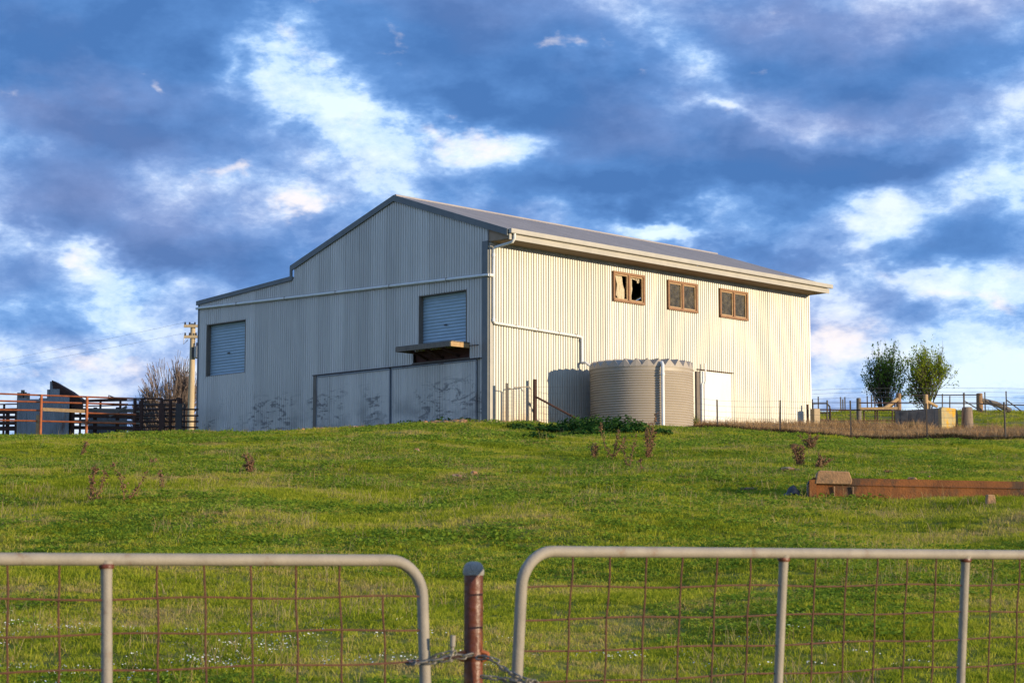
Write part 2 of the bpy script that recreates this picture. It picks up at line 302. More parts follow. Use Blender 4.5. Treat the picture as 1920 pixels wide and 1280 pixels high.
def ground_mat():
    m = bpy.data.materials.new('pasture_soil'); nt, N, Lk = nodes_of(m); b = N['Principled BSDF']; b.inputs['Roughness'].default_value = .95; b.inputs['Specular IOR Level'].default_value = .1
    g = N.new('ShaderNodeNewGeometry')
    def noise(s, d=5, r=.6):
        n = N.new('ShaderNodeTexNoise'); n.inputs['Scale'].default_value = s; n.inputs['Detail'].default_value = d; n.inputs['Roughness'].default_value = r; Lk.new(g.outputs['Position'], n.inputs['Vector']); return n.outputs[0]
    r = N.new('ShaderNodeValToRGB'); e = r.color_ramp.elements
    for k, (p, c) in enumerate([(.34, (.13, .14, .018)), (.66, (.22, .20, .05))]): e[k].position = p; e[k].color = (*c, 1)
    x = e.new(.5); x.color = (.16, .17, .025, 1)
    Lk.new(noise(.55), r.inputs[0])
    r2 = N.new('ShaderNodeValToRGB'); e = r2.color_ramp.elements; e[0].position = .56; e[1].position = .70; e[0].color = (0, 0, 0, 1); e[1].color = (.75, .75, .75, 1); Lk.new(noise(1.7, 7, .7), r2.inputs[0])
    mx = N.new('ShaderNodeMix'); mx.data_type = 'RGBA'; Lk.new(r2.outputs[0], mx.inputs[0]); Lk.new(r.outputs[0], mx.inputs[6]); mx.inputs[7].default_value = (.12, .085, .045, 1)
    at_ = N.new('ShaderNodeAttribute'); at_.attribute_name = 'bare'
    n3 = noise(2.2, 6, .7); ad = N.new('ShaderNodeMath'); ad.operation = 'ADD'; Lk.new(at_.outputs['Fac'], ad.inputs[0]); Lk.new(n3, ad.inputs[1])
    mr = N.new('ShaderNodeMapRange'); mr.inputs[1].default_value = .85; mr.inputs[2].default_value = 1.1; Lk.new(ad.outputs[0], mr.inputs[0])
    m2 = N.new('ShaderNodeMix'); m2.data_type = 'RGBA'; Lk.new(mr.outputs[0], m2.inputs[0]); Lk.new(mx.outputs[2], m2.inputs[6]); m2.inputs[7].default_value = (.24, .10, .045, 1)
    Lk.new(m2.outputs[2], b.inputs['Base Color'])
    bp = N.new('ShaderNodeBump'); bp.inputs['Strength'].default_value = .6; bp.inputs['Distance'].default_value = .04; Lk.new(noise(14, 6, .7), bp.inputs['Height']); Lk.new(bp.outputs[0], b.inputs['Normal'])
    return m

# ------------------------------------------------------------------ mesh helpers
class MB:
    def __init__(s): s.v = []; s.f = []
    def box(s, c, d, rot=None):
        i = len(s.v); M = rot if rot is not None else Matrix.Identity(3); c = Vector(c)
        for x in (-.5, .5):
            for y in (-.5, .5):
                for z in (-.5, .5): s.v.append(tuple(c + M @ Vector((x * d[0], y * d[1], z * d[2]))))
        s.f += [tuple(i + k for k in q) for q in ((0, 1, 3, 2), (4, 6, 7, 5), (0, 4, 5, 1), (2, 3, 7, 6), (0, 2, 6, 4), (1, 5, 7, 3))]; return s
    def bar(s, a, b, w, h, up=(0, 0, 1)):
        a, b = Vector(a), Vector(b); x = (b - a); L = x.length; x.normalize(); u = Vector(up); y = u.cross(x)
        if y.length < 1e-4: y = Vector((0, 1, 0)).cross(x)
        y.normalize(); z = x.cross(y); M = Matrix((x, y, z)).transposed()
        return s.box((a + b) / 2, (L, w, h), M)
    def tube(s, pts, r, n=8, cap=True):
        pts = [Vector(p) for p in pts]; rs = r if isinstance(r, (list, tuple)) else [r] * len(pts); i0 = len(s.v); a = None
        for k, p in enumerate(pts):
            t = (pts[min(k + 1, len(pts) - 1)] - pts[max(k - 1, 0)]).normalized()
            if a is None: a = t.cross(Vector((0, 0, 1)) if abs(t.z) < .9 else Vector((1, 0, 0)))
            a = a - t * a.dot(t)
            if a.length < 1e-6: a = t.orthogonal()
            a.normalize(); b = t.cross(a)
            for q in range(n):
                an = 2 * math.pi * q / n; s.v.append(tuple(p + (a * math.cos(an) + b * math.sin(an)) * rs[k]))
        for k in range(len(pts) - 1):
            for q in range(n):
                A = i0 + k * n + q; B = i0 + k * n + (q + 1) % n; s.f.append((A, B, B + n, A + n))
        if cap:
            s.f.append(tuple(i0 + q for q in range(n))[::-1]); e = i0 + (len(pts) - 1) * n; s.f.append(tuple(e + q for q in range(n)))
        return s
    def lathe(s, prof, n=24, c=(0, 0, 0), capt=True, capb=True):
        i0 = len(s.v)
        for (r, z) in prof:
            for q in range(n):
                an = 2 * math.pi * q / n; s.v.append((c[0] + r * math.cos(an), c[1] + r * math.sin(an), c[2] + z))
        for k in range(len(prof) - 1):
            for q in range(n):
                A = i0 + k * n + q; B = i0 + k * n + (q + 1) % n; s.f.append((A, B, B + n, A + n))
        if capb: s.f.append(tuple(i0 + q for q in range(n))[::-1])
        if capt: e = i0 + (len(prof) - 1) * n; s.f.append(tuple(e + q for q in range(n)))
        return s
    def prism(s, poly, a, b):                  # poly: list of points (Vectors) ; extruded from offset a to offset b
        i = len(s.v); n = len(poly); a, b = Vector(a), Vector(b)
        s.v += [tuple(Vector(p) + a) for p in poly] + [tuple(Vector(p) + b) for p in poly]
        s.f += [tuple(range(i, i + n))[::-1], tuple(range(i + n, i + 2 * n))]
        s.f += [(i + k, i + (k + 1) % n, i + n + (k + 1) % n, i + n + k) for k in range(n)]; return s
    def mesh(s, name, mat, smooth=False, bevel=0):
        me = bpy.data.meshes.new(name); me.from_pydata(s.v, [], s.f); me.update()
        bm = bmesh.new(); bm.from_mesh(me)
        if bevel: bmesh.ops.bevel(bm, geom=list(bm.edges), offset=bevel, segments=2, profile=.5, affect='EDGES', clamp_overlap=True)
        if smooth != 'sheet': bmesh.ops.recalc_face_normals(bm, faces=list(bm.faces))
        bm.to_mesh(me); bm.free()
        if smooth: me.polygons.foreach_set('use_smooth', [True] * len(me.polygons))
        me.materials.append(mat); return me
    def build(s, name, mat, parent=None, smooth=False, bevel=0):
        o = bpy.data.objects.new(name, s.mesh(name, mat, smooth, bevel)); C.objects.link(o)
        if parent is not None: o.parent = parent
        if smooth is True and len(o.data.polygons) < 20000:
            try: o.data.set_sharp_from_angle(angle=R_(42))
            except Exception: pass
        return o
def link_mesh(name, me, parent=None):
    o = bpy.data.objects.new(name, me); C.objects.link(o)
    if parent is not None: o.parent = parent
    return o
def tag(o, label, cat, group=None):
    o['label'] = label; o['category'] = cat
    if group: o['group'] = group
    return o
def thing(name, loc, label, cat, group=None, rz=0):
    o = bpy.data.objects.new(name, None); C.objects.link(o); o.location = loc; o.rotation_euler = (0, 0, rz); o.empty_display_size = .2
    return tag(o, label, cat, group)
def kind(o, k): o['kind'] = k; return o

# ------------------------------------------------------------------ ground
aR = R_(44.3)
dR = Vector((math.sin(aR), math.cos(aR), 0)); dL = Vector((-math.cos(aR), math.sin(aR), 0))
_r = ray(917, 700); P0 = _r * (68 / _r.y); P0.z = 0          # foot of the barn's front corner
CP = [(-40, -6, -1.75), (0, -6, -1.75), (45, -6, -1.8), (-15, 0, -1.6), (0, 0, -1.6), (15, 0, -1.65), (-12, 6, -1.17), (0, 6, -1.17), (12, 7, -1.17),
      (-8, 12, -.62), (0, 12, -.62), (8, 12, -.64), (-20, 15, -.3), (20, 15, -.35), (-8, 27, .92), (0, 27, .95), (8, 27, .93), (-22, 30, 1.15), (25, 30, 1.1),
      (-8, 45, 2.72), (0, 45, 2.82), (10, 45, 2.62), (28, 45, 2.5), (-28, 48, 2.9), (-9, 60, 3.98), (0, 60, 4.22), (8, 60, 3.95), (16, 60, 3.66), (-16, 62, 4.05), (30, 60, 3.6), (-36, 64, 4.05),
      (-.8, 67.6, 5.02), (2, 67.5, 4.93), (5, 68, 4.92), (-7.3, 74.3, 5.10), (-12.7, 79.6, 5.34), (-20, 77, 5.16), (-30, 80, 5.2), (7, 70, 4.93), (9, 71, 4.86), (12, 70.5, 4.66), (18.5, 69, 4.5), (27, 68, 4.3), (40, 70, 4.4),
      (12.3, 81.4, 5.86), (16, 80, 5.66), (21, 80, 5.62), (30, 82, 5.8), (25, 103, 8.22), (16, 100, 7.95), (34, 104, 8.25), (45, 105, 8.2), (30, 125, 9.2), (45, 128, 9.0),
      (0, 85, 5.95), (0, 100, 6.6), (-16, 95, 5.75), (-28, 100, 5.5), (-40, 105, 5.2), (-20, 128, 5.2), (0, 128, 7.2), (-40, 130, 4.6)]
_cp = np.array(CP); _n = len(CP)
def _k(r2): return np.where(r2 > 1e-9, .5 * r2 * np.log(np.maximum(r2, 1e-9)), 0)
_s = 20.0
_xy = _cp[:, :2] / _s
_A = np.zeros((_n + 3, _n + 3)); _d2 = ((_xy[:, None] - _xy[None]) ** 2).sum(-1); _A[:_n, :_n] = _k(_d2) + np.eye(_n) * .004
_A[:_n, _n] = 1; _A[:_n, _n + 1:] = _xy; _A[_n, :_n] = 1; _A[_n + 1:, :_n] = _xy.T
_w = np.linalg.solve(_A, np.concatenate([_cp[:, 2], [0, 0, 0]]))
_ph = np.random.default_rng(3).uniform(0, 6.28, (26, 2)); _dr = np.random.default_rng(4).uniform(0, 6.28, 26)
def gz(X, Y):
    X = np.asarray(X, float); Y = np.asarray(Y, float); sh = X.shape; x = X.ravel(); y = Y.ravel()
    cx = np.clip(x, -40, 45); cy = np.clip(y, -6, 130); out = np.hypot(x - cx, y - cy)
    q = np.stack([cx, cy], 1) / _s; z = np.empty(len(x))
    for i in range(0, len(x), 20000):
        qq = q[i:i + 20000]; d2 = ((qq[:, None] - _xy[None]) ** 2).sum(-1)
        z[i:i + 20000] = _k(d2) @ _w[:_n] + _w[_n] + qq @ _w[_n + 1:]
    b = np.zeros(len(x))
    for k in range(26):
        wl = (9.0, 5.5, 3.4, 2.3)[k % 4]; am = (.022, .016, .011, .007)[k % 4]
        b += am * np.sin((cx * math.cos(_dr[k]) + cy * math.sin(_dr[k])) * 6.283 / wl + _ph[k, 0])
    b *= np.clip((cy - 4) / 10, 0, 1) * np.clip((74 - cy) / 14, .15, 1)
    return (z + b - out * .06 * np.clip(out / 30, 0, 1)).reshape(sh)
def g1(x, y): return float(gz(np.array([x]), np.array([y]))[0])
def gp(px, py, lo=8, hi=125):                  # where a photo pixel's line of sight meets the ground
    r = ray(px, py); Ys = np.arange(lo, hi, .1); X = r.x / r.y * Ys; Zr = r.z / r.y * Ys; d = Zr - gz(X, Ys)
    k = np.where(d < 0)[0]
    if len(k) == 0: k = [int(np.argmin(d))]
    Y = Ys[k[0]]; return Vector((r.x / r.y * Y, Y, g1(r.x / r.y * Y, Y)))
def gat(px, Y):                                # ground point in a photo column at a known distance
    r = ray(px, 800); X = r.x / r.y * Y; return Vector((X, Y, g1(X, Y)))

def axis(lo, hi, step, far, nf):
    a = np.arange(lo, hi + .01, step); t = np.geomspace(1, far, nf)
    return np.concatenate([(lo - t)[::-1], a, hi + t])
gx = axis(-40, 45, .5, 900, 16); gy = np.concatenate([-6 - np.geomspace(1, 300, 12)[::-1], np.arange(-6, 130.01, .5), 130 + np.geomspace(1, 1500, 18)])
GX, GY = np.meshgrid(gx, gy); GZ = gz(GX, GY); ny, nx = GX.shape
me = bpy.data.meshes.new('ground')
idx = np.arange(nx * ny).reshape(ny, nx)
fq = np.stack([idx[:-1, :-1], idx[:-1, 1:], idx[1:, 1:], idx[1:, :-1]], -1).reshape(-1, 4)
me.from_pydata(np.stack([GX, GY, GZ], -1).reshape(-1, 3).tolist(), [], fq.tolist()); me.update()
me.polygons.foreach_set('use_smooth', [True] * len(me.polygons))
def wall_coords(X, Y):
    dx, dy = X - P0.x, Y - P0.y
    return dx * dR.x + dy * dR.y, dx * dL.x + dy * dL.y        # u along side wall, t along gable
U, T = wall_coords(GX, GY)
bare = np.clip(1 - np.abs(U + 1.2 + .42 * np.clip(T, 0, 7)) / 1.6, 0, 1) * (T > -1.5) * (T < 7) * .6 + np.clip(1 - np.hypot(U - 1.5, T + 1.6) / 3.0, 0, 1) * .6
bare += np.clip(1 - np.abs(T + 4.6) / 2.0, 0, 1) * (U > 2) * (U < 9) * .5
ba = me.attributes.new('bare', 'FLOAT', 'POINT'); ba.data.foreach_set('value', bare.ravel().astype(np.float32))
me.materials.append(ground_mat())
ground = link_mesh('ground', me); kind(ground, 'structure')

# ------------------------------------------------------------------ barn
BASE = 4.55
barn = thing('barn', (P0.x, P0.y, 0), 'large two-level corrugated iron barn with grey roof on the grassy rise', 'barn', rz=math.atan2(dR.y, dR.x))
LEN, WID = 18.8, 16.6
APT, APZ, SLP = 4.84, 13.60, .335
PITCH_C, DEPTH_C = .127, .016
def gable_top(t):
    if t <= 10.57: return APZ - SLP * abs(t - APT) - .03
    return 11.20 - (t - 10.57) * .0665
def sheet(a0, a1, zb, zt, axis_, off, holes=(), bulge=None, step=6, lip=0.0):
    """Corrugated sheet: a runs along the wall, off is the wall plane, axis_ 'y' = gable (faces -x), 'x' = side wall (faces -y)."""
    m = MB(); n = max(2, int(round((a1 - a0) / PITCH_C * step))); cols = []
    aa = [a0 + (a1 - a0) * k / n for k in range(n + 1)]
    cuts = sorted(set([z for h in holes for z in (h[2], h[3]) if h[1] > a0 and h[0] < a1]))
    def P(a, z):
        w = (2 * DEPTH_C * abs(math.cos(math.pi * a / PITCH_C)) ** .85 if axis_ == 'x' else .050 * abs(math.cos(math.pi * a / PITCH_C)) ** .6) + lip * (1 if a > a1 - .05 else 0)
        if bulge: w += bulge(a, z)
        return (off - w, a, z) if axis_ == 'y' else (a, off - w, z)
    for k in range(n):
        A, B = aa[k], aa[k + 1]; mid = (A + B) / 2
        za, zb_ = (zt(A), zt(B)) if callable(zt) else (zt, zt)
        hs = sorted([(h[2], h[3]) for h in holes if h[0] < mid < h[1]])
        levels = [zb]; low = []
        segs = []; cur = zb
        for (h0, h1) in hs:
            if h0 > cur: segs.append((cur, h0, False))
            cur = max(cur, h1)
        segs.append((cur, None, True))
        for (s0, s1, top) in segs:
            zs = [s0]
            if bulge and s0 < 6.2: zs += [z for z in (5.3, 5.7, 6.1, 6.5) if z > s0]
            i = len(m.v)
            for z in zs: m.v += [P(A, z), P(B, z)]
            m.v += [P(A, za if top else s1), P(B, zb_ if top else s1)]
            for q in range(len(zs)): m.f.append((i + 2 * q, i + 2 * q + 1, i + 2 * q + 3, i + 2 * q + 2))
    return m
def islands(m, name, mat, parent):
    """Link each separate piece of a cut sheet as an object of its own."""
    par = list(range(len(m.v)))
    def fd(i):
        while par[i] != i: par[i] = par[par[i]]; i = par[i]
        return i
    key = {}
    for i, v in enumerate(m.v):
        k = (round(v[0], 4), round(v[1], 4), round(v[2], 4)); par[fd(i)] = fd(key.setdefault(k, i))
    for f in m.f:
        for i in f[1:]: par[fd(i)] = fd(f[0])
    grp = {}
    for f in m.f: grp.setdefault(fd(f[0]), []).append(f)
    for fs in grp.values():
        q = MB(); mp = {}
        for f in fs:
            q.f.append(tuple(mp.setdefault(i, len(mp)) for i in f))
        q.v = [m.v[i] for i in mp]; q.build(name, mat, parent, 'sheet')
# gable wall sheets
g_holes = [(13.54, 16.06, 7.75, 9.85), (1.09, 3.54, 7.86, 9.80), (.93, 3.80, 7.36, 7.80)]
def bulge(a, z):
    if z > 6.5: return 0
    s = max(0, (6.3 - z) / 1.4) ** 1.5
    return s * max(0, min(1, (a - 11.5) / 2.0)) * (.07 + .07 * math.sin(a * 3.1) + .04 * math.sin(a * 7.7 + 1))
t = 0.0; k = 0
while t < WID - .05:
    t1 = min(t + .762, WID)
    islands(sheet(t, t1, BASE, gable_top, 'y', -.002 * (k % 2), g_holes, bulge if t1 > 11.5 else None, lip=.004), 'wall_sheet', gable_m, barn); t = t1; k += 1
w_holes = [(6.43, 8.21, 9.92, 11.05), (9.58, 11.36, 9.91, 11.05), (12.76, 14.55, 9.90, 11.05)]
u = 0.0; k = 0
while u < LEN - .05:
    u1 = min(u + .762, LEN)
    islands(sheet(u, u1, BASE, 11.40, 'x', -.003 * (k % 2), w_holes, lip=.005), 'wall_sheet', side_m, barn); u = u1; k += 1
# far walls (closed shell)
m = MB(); poly = [(LEN, 0, BASE), (LEN, WID, BASE), (LEN, WID, gable_top(WID)), (LEN, 10.57, 11.2), (LEN, 10.57, gable_top(10.57)), (LEN, APT, gable_top(APT)), (LEN, 0, gable_top(0))]
m.prism([Vector(p) for p in poly], (-.03, 0, 0), (0, 0, 0)).build('rear_wall', gable_m, barn)
MB().box((LEN / 2, WID - .02, (BASE + 10.75) / 2), (LEN - .1, .03, 10.75 - BASE)).build('lean_to_wall', gable_m, barn)
MB().box((LEN / 2, WID / 2, BASE + .35), (LEN - .12, WID - .12, .1)).build('floor_slab', conc_m, barn)
# roofs, shallow ribbed sheets
def roof(y0, z0, y1, z1, x0, x1, name):
    m = MB(); n = int((x1 - x0) / .19); nv = []
    d = Vector((0, y1 - y0, z1 - z0)).normalized(); nrm = Vector((0, -d.z, d.y)); nrm = nrm if nrm.z > 0 else -nrm
    for k in range(n + 1):
        x = x0 + (x1 - x0) * k / n
        for q, h in ((0, 0), (.35, 0), (.42, .022), (.58, .022), (.65, 0)):
            if k == n and q: break
            xx = x + q * (x1 - x0) / n; i = len(m.v)
            m.v += [tuple(Vector((xx, y0, z0)) + nrm * h), tuple(Vector((xx, y1, z1)) + nrm * h)]
            if i: m.f.append((i - 2, i, i + 1, i - 1))
    i = len(m.v); m.v += [(x0, y0, z0 - .012), (x0, y1, z1 - .012), (x1, y1, z1 - .012), (x1, y0, z0 - .012)]; m.f.append((i, i + 1, i + 2, i + 3))
    return m.build(name, roof_m, barn, 'sheet')
EAV = -1.0
roof(APT, APZ + .03, EAV, APZ + .03 - SLP * (APT - EAV), -.03, LEN + .03, 'roof_slope')
roof(APT, APZ + .03, 10.72, APZ + .03 - SLP * (10.72 - APT), -.03, LEN + .03, 'roof_slope')
roof(10.57, 11.24, WID + .12, 11.24 - .0665 * (WID + .12 - 10.57), -.03, LEN + .03, 'lean_to_roof')
MB().prism([Vector((0, 10.56, 11.1)), Vector((0, 10.60, 11.1)), Vector((0, 10.60, 11.68)), Vector((0, 10.56, 11.68))], (.05, 0, 0), (LEN, 0, 0)).build('clerestory_wall', gable_m, barn)
MB().tube([(-.03, APT, APZ + .04), (LEN + .03, APT, APZ + .04)], .06, 8).build('ridge_cap', roof_m, barn, True)
# barge boards on the gable
def barge(y0, z0, y1, z1, h, x=-.085, wd=.06, mat=trim_m, cut=True):
    p = [Vector((0, y0, z0)), Vector((0, y1, z1)), Vector((0, y1, z1 - h)), Vector((0, y0, z0 - h))]
    return MB().prism(p, (x - wd / 2, 0, 0), (x + wd / 2, 0, 0)).build('barge_board', mat, barn)
zt = lambda t: APZ + .055 - SLP * abs(t - APT)
barge(APT, zt(APT), EAV + .02, zt(EAV + .02), .23); barge(APT + .001, zt(APT), 10.75, zt(10.75), .22)
barge(10.63, 11.27, WID + .10, 11.27 - .0665 * (WID - 10.53), .17, mat=trim_m)
MB().box((-.085, 10.70, 11.40), (.055, .12, .44)).build('step_flashing', trim_m, barn)
MB().box((-.06, .115, (BASE + 11.4) / 2), (.08, .27, 11.4 - BASE)).build('corner_flashing', trim_m, barn)
MB().box((.045, -.043, (BASE + 11.35) / 2), (.13, .045, 11.35 - BASE)).build('corner_flashing', gutter_m, barn)  # sunlit leg of the same flashing, paler colour stands in for sunlight
MB().box((-.03, WID - .02, (BASE + 10.8) / 2), (.06, .10, 10.8 - BASE)).build('corner_flashing', trim_m, barn)
# eave: soffit, fascia, gutter
MB().box((LEN / 2 + .01, -.50, 11.375), (LEN + .02, .97, .02)).build('soffit', soffit_m, barn)
MB().box((LEN / 2 + .01, -.985, 11.44), (LEN + .06, .035, .19)).build('fascia', gutter_m, barn)
MB().prism([Vector((0, 0, 11.38)), Vector((0, -.965, 11.38)), Vector((0, -.965, 11.55)), Vector((0, 0, 11.90))], (-.02, 0, 0), (.03, 0, 0)).build('eave_end', soffit_m, barn)
MB().prism([Vector((0, 0, 11.38)), Vector((0, -.965, 11.38)), Vector((0, -.965, 11.55)), Vector((0, 0, 11.90))], (LEN - .02, 0, 0), (LEN + .03, 0, 0)).build('eave_end', soffit_m, barn)
gm = MB(); gpf = [(-1.005, 11.70), (-1.005, 11.56), (-1.02, 11.55), (-1.12, 11.55), (-1.135, 11.565), (-1.135, 11.71), (-1.12, 11.71), (-1.12, 11.57), (-1.02, 11.57), (-1.02, 11.70)]
gm.prism([Vector((0, y, z)) for y, z in gpf], (-.05, 0, 0), (LEN + .12, 0, 0))
for xe in (-.05, LEN + .12): gm.box((xe, -1.07, 11.63), (.008, .13, .15))
gm.build('gutter', gutter_m, barn)
# roller doors
def roller(t0, t1, z0, z1):
    root = MB(); n = 18 if z1 - z0 > 2 else 17; prof = []
    for k in range(n * 4 + 1):
        z = z0 + (z1 - z0) * k / (n * 4); prof.append((.15 + .035 * (1 - abs(math.sin(math.pi * k / 4)) ** .8), z))
    i = 0
    for (x, z) in prof: root.v += [(x, t0 - .02, z), (x, t1 + .02, z)]
    for k in range(len(prof) - 1): root.f.append((2 * k, 2 * k + 1, 2 * k + 3, 2 * k + 2))
    d = root.build('roller_door', shutter_m, barn, 'sheet')
    fr = MB().box((.07, t1 + .0, (z0 + z1) / 2), (.20, .07, z1 - z0 + .1)).box((.07, t0 - .0, (z0 + z1) / 2), (.20, .07, z1 - z0 + .1)).box((.07, (t0 + t1) / 2, z1 + .0), (.20, t1 - t0 - .075, .06)).box((.07, (t0 + t1) / 2, z0), (.20, t1 - t0 - .075, .05))
    fr.build('door_frame', timber_g, d)
    MB().box((.125, (t0 + t1) / 2, z0 + (z1 - z0) * .42), (.03, .14, .045)).build('lock', steel_m, d)
    return d
roller(13.54, 16.06, 7.75, 9.85); roller(1.09, 3.54, 7.86, 9.80)
# loading landing under the right roller door
MB().box((.12, 2.36, 7.58), (.05, 2.95, .5)).build('recess_board', redbrown_m, barn)
MB().box((-.045, 2.36, 7.375), (.08, 2.93, .045)).build('lower_bearer', timber_g, barn)
dk = MB().box((-.50, .955, 7.80), (.92, .09, .16)).build('loading_platform', timber_y, barn, bevel=.006)  # sunlit end board, the sun's gold put into its paler timber colour
for k in range(6): MB().box((-.115 - .15 * k, 2.33, 7.90), (.142, 2.86, .035)).build('deck_plank', timber_g, dk, bevel=.004)
MB().box((-.935, 2.36, 7.80), (.07, 2.78, .155)).build('edge_beam', timber_g, dk, bevel=.006)
for y in (1.6, 2.4, 3.2): MB().bar((-.88, y, 7.78), (.10, y, 7.50), .06, .09).build('bracket', rustshade_m, dk)
MB().box((-.50, 3.70, 7.80), (.80, .07, .155)).build('end_beam', timber_g, dk)
# sliding doors
def slider(t0, t1):
    fr = MB().box((-.125, (t0 + t1) / 2, 7.265), (.05, t1 - t0 - .05, .05)).box((-.12, t0 + .02, 6.1), (.05, .04, 2.25)).box((-.12, t1 - .02, 6.1), (.05, .04, 2.25))
    d = fr.build('sliding_door', oldiron_m, barn)
    n = int(round((t1 - t0) / .762)); w = (t1 - t0 - .04) / n
    for k in range(n):
        sheet(t0 + .02 + k * w, t0 + .02 + (k + 1) * w, BASE, 7.27, 'y', -.075, lip=.003).build('door_sheet', gable_m, d, 'sheet')
slider(.47, 4.87); slider(4.93, 9.05)
MB().box((-.09, 9.15, 6.0), (.12, .17, 2.62)).build('door_post', timber_g, barn)
MB().box((-.10, 4.8, 7.325), (.14, 8.95, .03)).build('track_and_shadow_line', steel_m, barn)  # black strip standing in for the shadow line at the door header
MB().box((-.075, .72, 7.80), (.02, .55, .025)).build('sheet_flashing', steel_m, barn)
# drain pipes
MB().tube([(-.125, WID + .05, 10.56), (-.125, 0, 10.19), (-.125, -.12, 10.18)], .052, 10).build('drain_pipe', pvc_m, barn, True)
dp = MB().tube([(.16, -1.07, 11.56), (.16, -1.07, 11.38), (.14, -1.0, 11.27), (.11, -.2, 11.17), (.10, -.12, 11.10), (.10, -.115, 10.6), (.10, -.115, 8.64), (.13, -.115, 8.55), (.20, -.115, 8.53), (4.55, -.115, 8.43), (4.63, -.115, 8.40), (4.64, -.115, 8.30), (4.64, -.115, 7.45)], .052, 10).build('downpipe', pvc_m, barn, True)
MB().tube([(-.125, -.115, 10.18), (.10, -.115, 10.18)], .058, 10).build('pipe_joint', pvc_m, dp, True)
for (x, z) in ((.10, 8.62), (.10, 10.9), (4.64, 8.3)): MB().tube([(x, -.115, z - .05), (x, -.115, z + .05)], .062, 10).build('pipe_joint', pvc_m, dp, True)
for x in (1.2, 2.3, 3.4, 4.3): MB().box((x, -.08, 8.53 - (x - .2) * .023), (.03, .17, .13)).build('pipe_clip', galv_m, dp)
for y in (2, 5, 8, 11, 14): MB().box((-.095, y, 10.19 + y * .0223), (.17, .03, .125)).build('pipe_clip', galv_m, barn)
# windows
def window(u0, u1, z0, z1, curtain):
    w, zc, uc = .085, (z0 + z1) / 2, (u0 + u1) / 2
    f = MB().box((uc, -.045, z1 - w / 2), (u1 - u0, .11, w)).box((uc, -.055, z0 + w / 2), (u1 - u0, .13, w)).box((u0 + w / 2, -.045, zc), (w, .11, z1 - z0 - 2 * w)).box((u1 - w / 2, -.045, zc), (w, .11, z1 - z0 - 2 * w)).box((uc, -.045, zc), (.10, .11, z1 - z0 - 2 * w))
    o = f.build('window', winframe_m, barn)
    for s in (-1, 1):
        a, b = (u0 + w, uc - .05) if s < 0 else (uc + .05, u1 - w); c = (a + b) / 2; q = .05
        MB().box((c, -.03, z1 - w - q / 2), (b - a, .05, q)).box((c, -.03, z0 + w + q / 2), (b - a, .05, q)).box((a + q / 2, -.03, zc), (q, .05, z1 - z0 - 2 * w - 2 * q)).box((b - q / 2, -.03, zc), (q, .05, z1 - z0 - 2 * w - 2 * q)).build('sash', winsash_m, o)
        if not curtain: MB().box((c, -.02, zc), (b - a - 2 * q + .01, .006, z1 - z0 - 2 * w - 2 * q + .01)).build('pane', glass_m, o)
    if curtain:
        def cloth(pts, name='curtain'):          # pts: rows of (z, ua, ub)
            m = MB(); n = 14
            for (z, ua, ub) in pts:
                for k in range(n + 1): m.v.append((ua + (ub - ua) * k / n, .03 + .022 * math.sin(k * 1.7 + z * 5) + .01 * math.sin(k * .7 + 9 * z), z + .012 * math.sin(k * 2.3)))
            for r in range(len(pts) - 1):
                for k in range(n): i = r * (n + 1) + k; m.f.append((i, i + 1, i + n + 2, i + n + 1))
            m.build(name, curtain_m, o, 'sheet')
        cloth([(10.93, u0 + .19, u0 + .60), (10.80, u0 + .25, u0 + .64), (10.60, u0 + .34, u0 + .66), (10.42, u0 + .32, u0 + .75), (10.2, u0 + .27, u0 + .74), (10.06, u0 + .38, u0 + .70)])
        cloth([(10.95, uc + .10, uc + .30), (10.75, uc + .10, uc + .27), (10.5, uc + .10, uc + .30), (10.25, uc + .10, uc + .24), (10.04, uc + .10, uc + .22)])
        cloth([(10.95, uc + .25, uc + .74), (10.87, uc + .28, uc + .72), (10.82, uc + .56, uc + .70), (10.74, uc + .58, uc + .66)])
    return o
window(*w_holes[0], True); window(*w_holes[1], False); window(*w_holes[2], False)
# white side door and vent pipe
d = MB().box((12.43, -.07, 6.18), (1.88, .05, 3.0)).build('side_door', whitedoor_m, barn)
MB().box((12.43, -.075, 7.735), (2.25, .06, .03)).build('track_and_shadow_line', rustshade_m, d)
MB().box((11.33, -.05, 6.15), (.18, .08, 3.0)).build('door_jamb', timber_g, d)
MB().tube([(11.55, -.22, 4.6), (11.55, -.22, 7.15), (11.62, -.22, 7.28), (11.62, -.22, 7.98)], .035, 8).build('vent_pipe', pvc_m, barn, True)

# ------------------------------------------------------------------ water tank
tu, tv, tr_ = 5.42, 2.27, 1.85
TC = P0 + dR * tu - dL * tv; TC.z = 4.70
tank = thing('water_tank', TC, 'round beige corrugated water tank with pleated lid beside the barn', 'water tank')
prof = [(tr_ - .02, 0)]; z = .05
while z < 2.22:
    for q in range(6):
        prof.append((tr_ - .016 + .016 * math.cos(q / 6 * 2 * math.pi), z)); z += .088 / 6
prof += [(tr_ - .005, 2.27), (tr_ - .005, 2.36)]
MB().lathe(prof, 72).build('tank_wall', tank_m, tank, True)
m = MB(); NP = 28; n2 = NP * 2
rings = [[(tr_ + .015, 2.36)] * 2, [(tr_ + .02, 2.40)] * 2, [(tr_ - .03, 2.66), (tr_ + .012, 2.42)], [(tr_ - .07, 2.67), (tr_ - .42, 2.60)], [(tr_ - .9, 2.70), (tr_ - .95, 2.69)], [(.3, 2.78)] * 2]
for rg in rings:
    for q in range(n2):
        r, zz = rg[q % 2]; an = 2 * math.pi * (q + .5) / n2; m.v.append((r * math.cos(an), r * math.sin(an), zz))
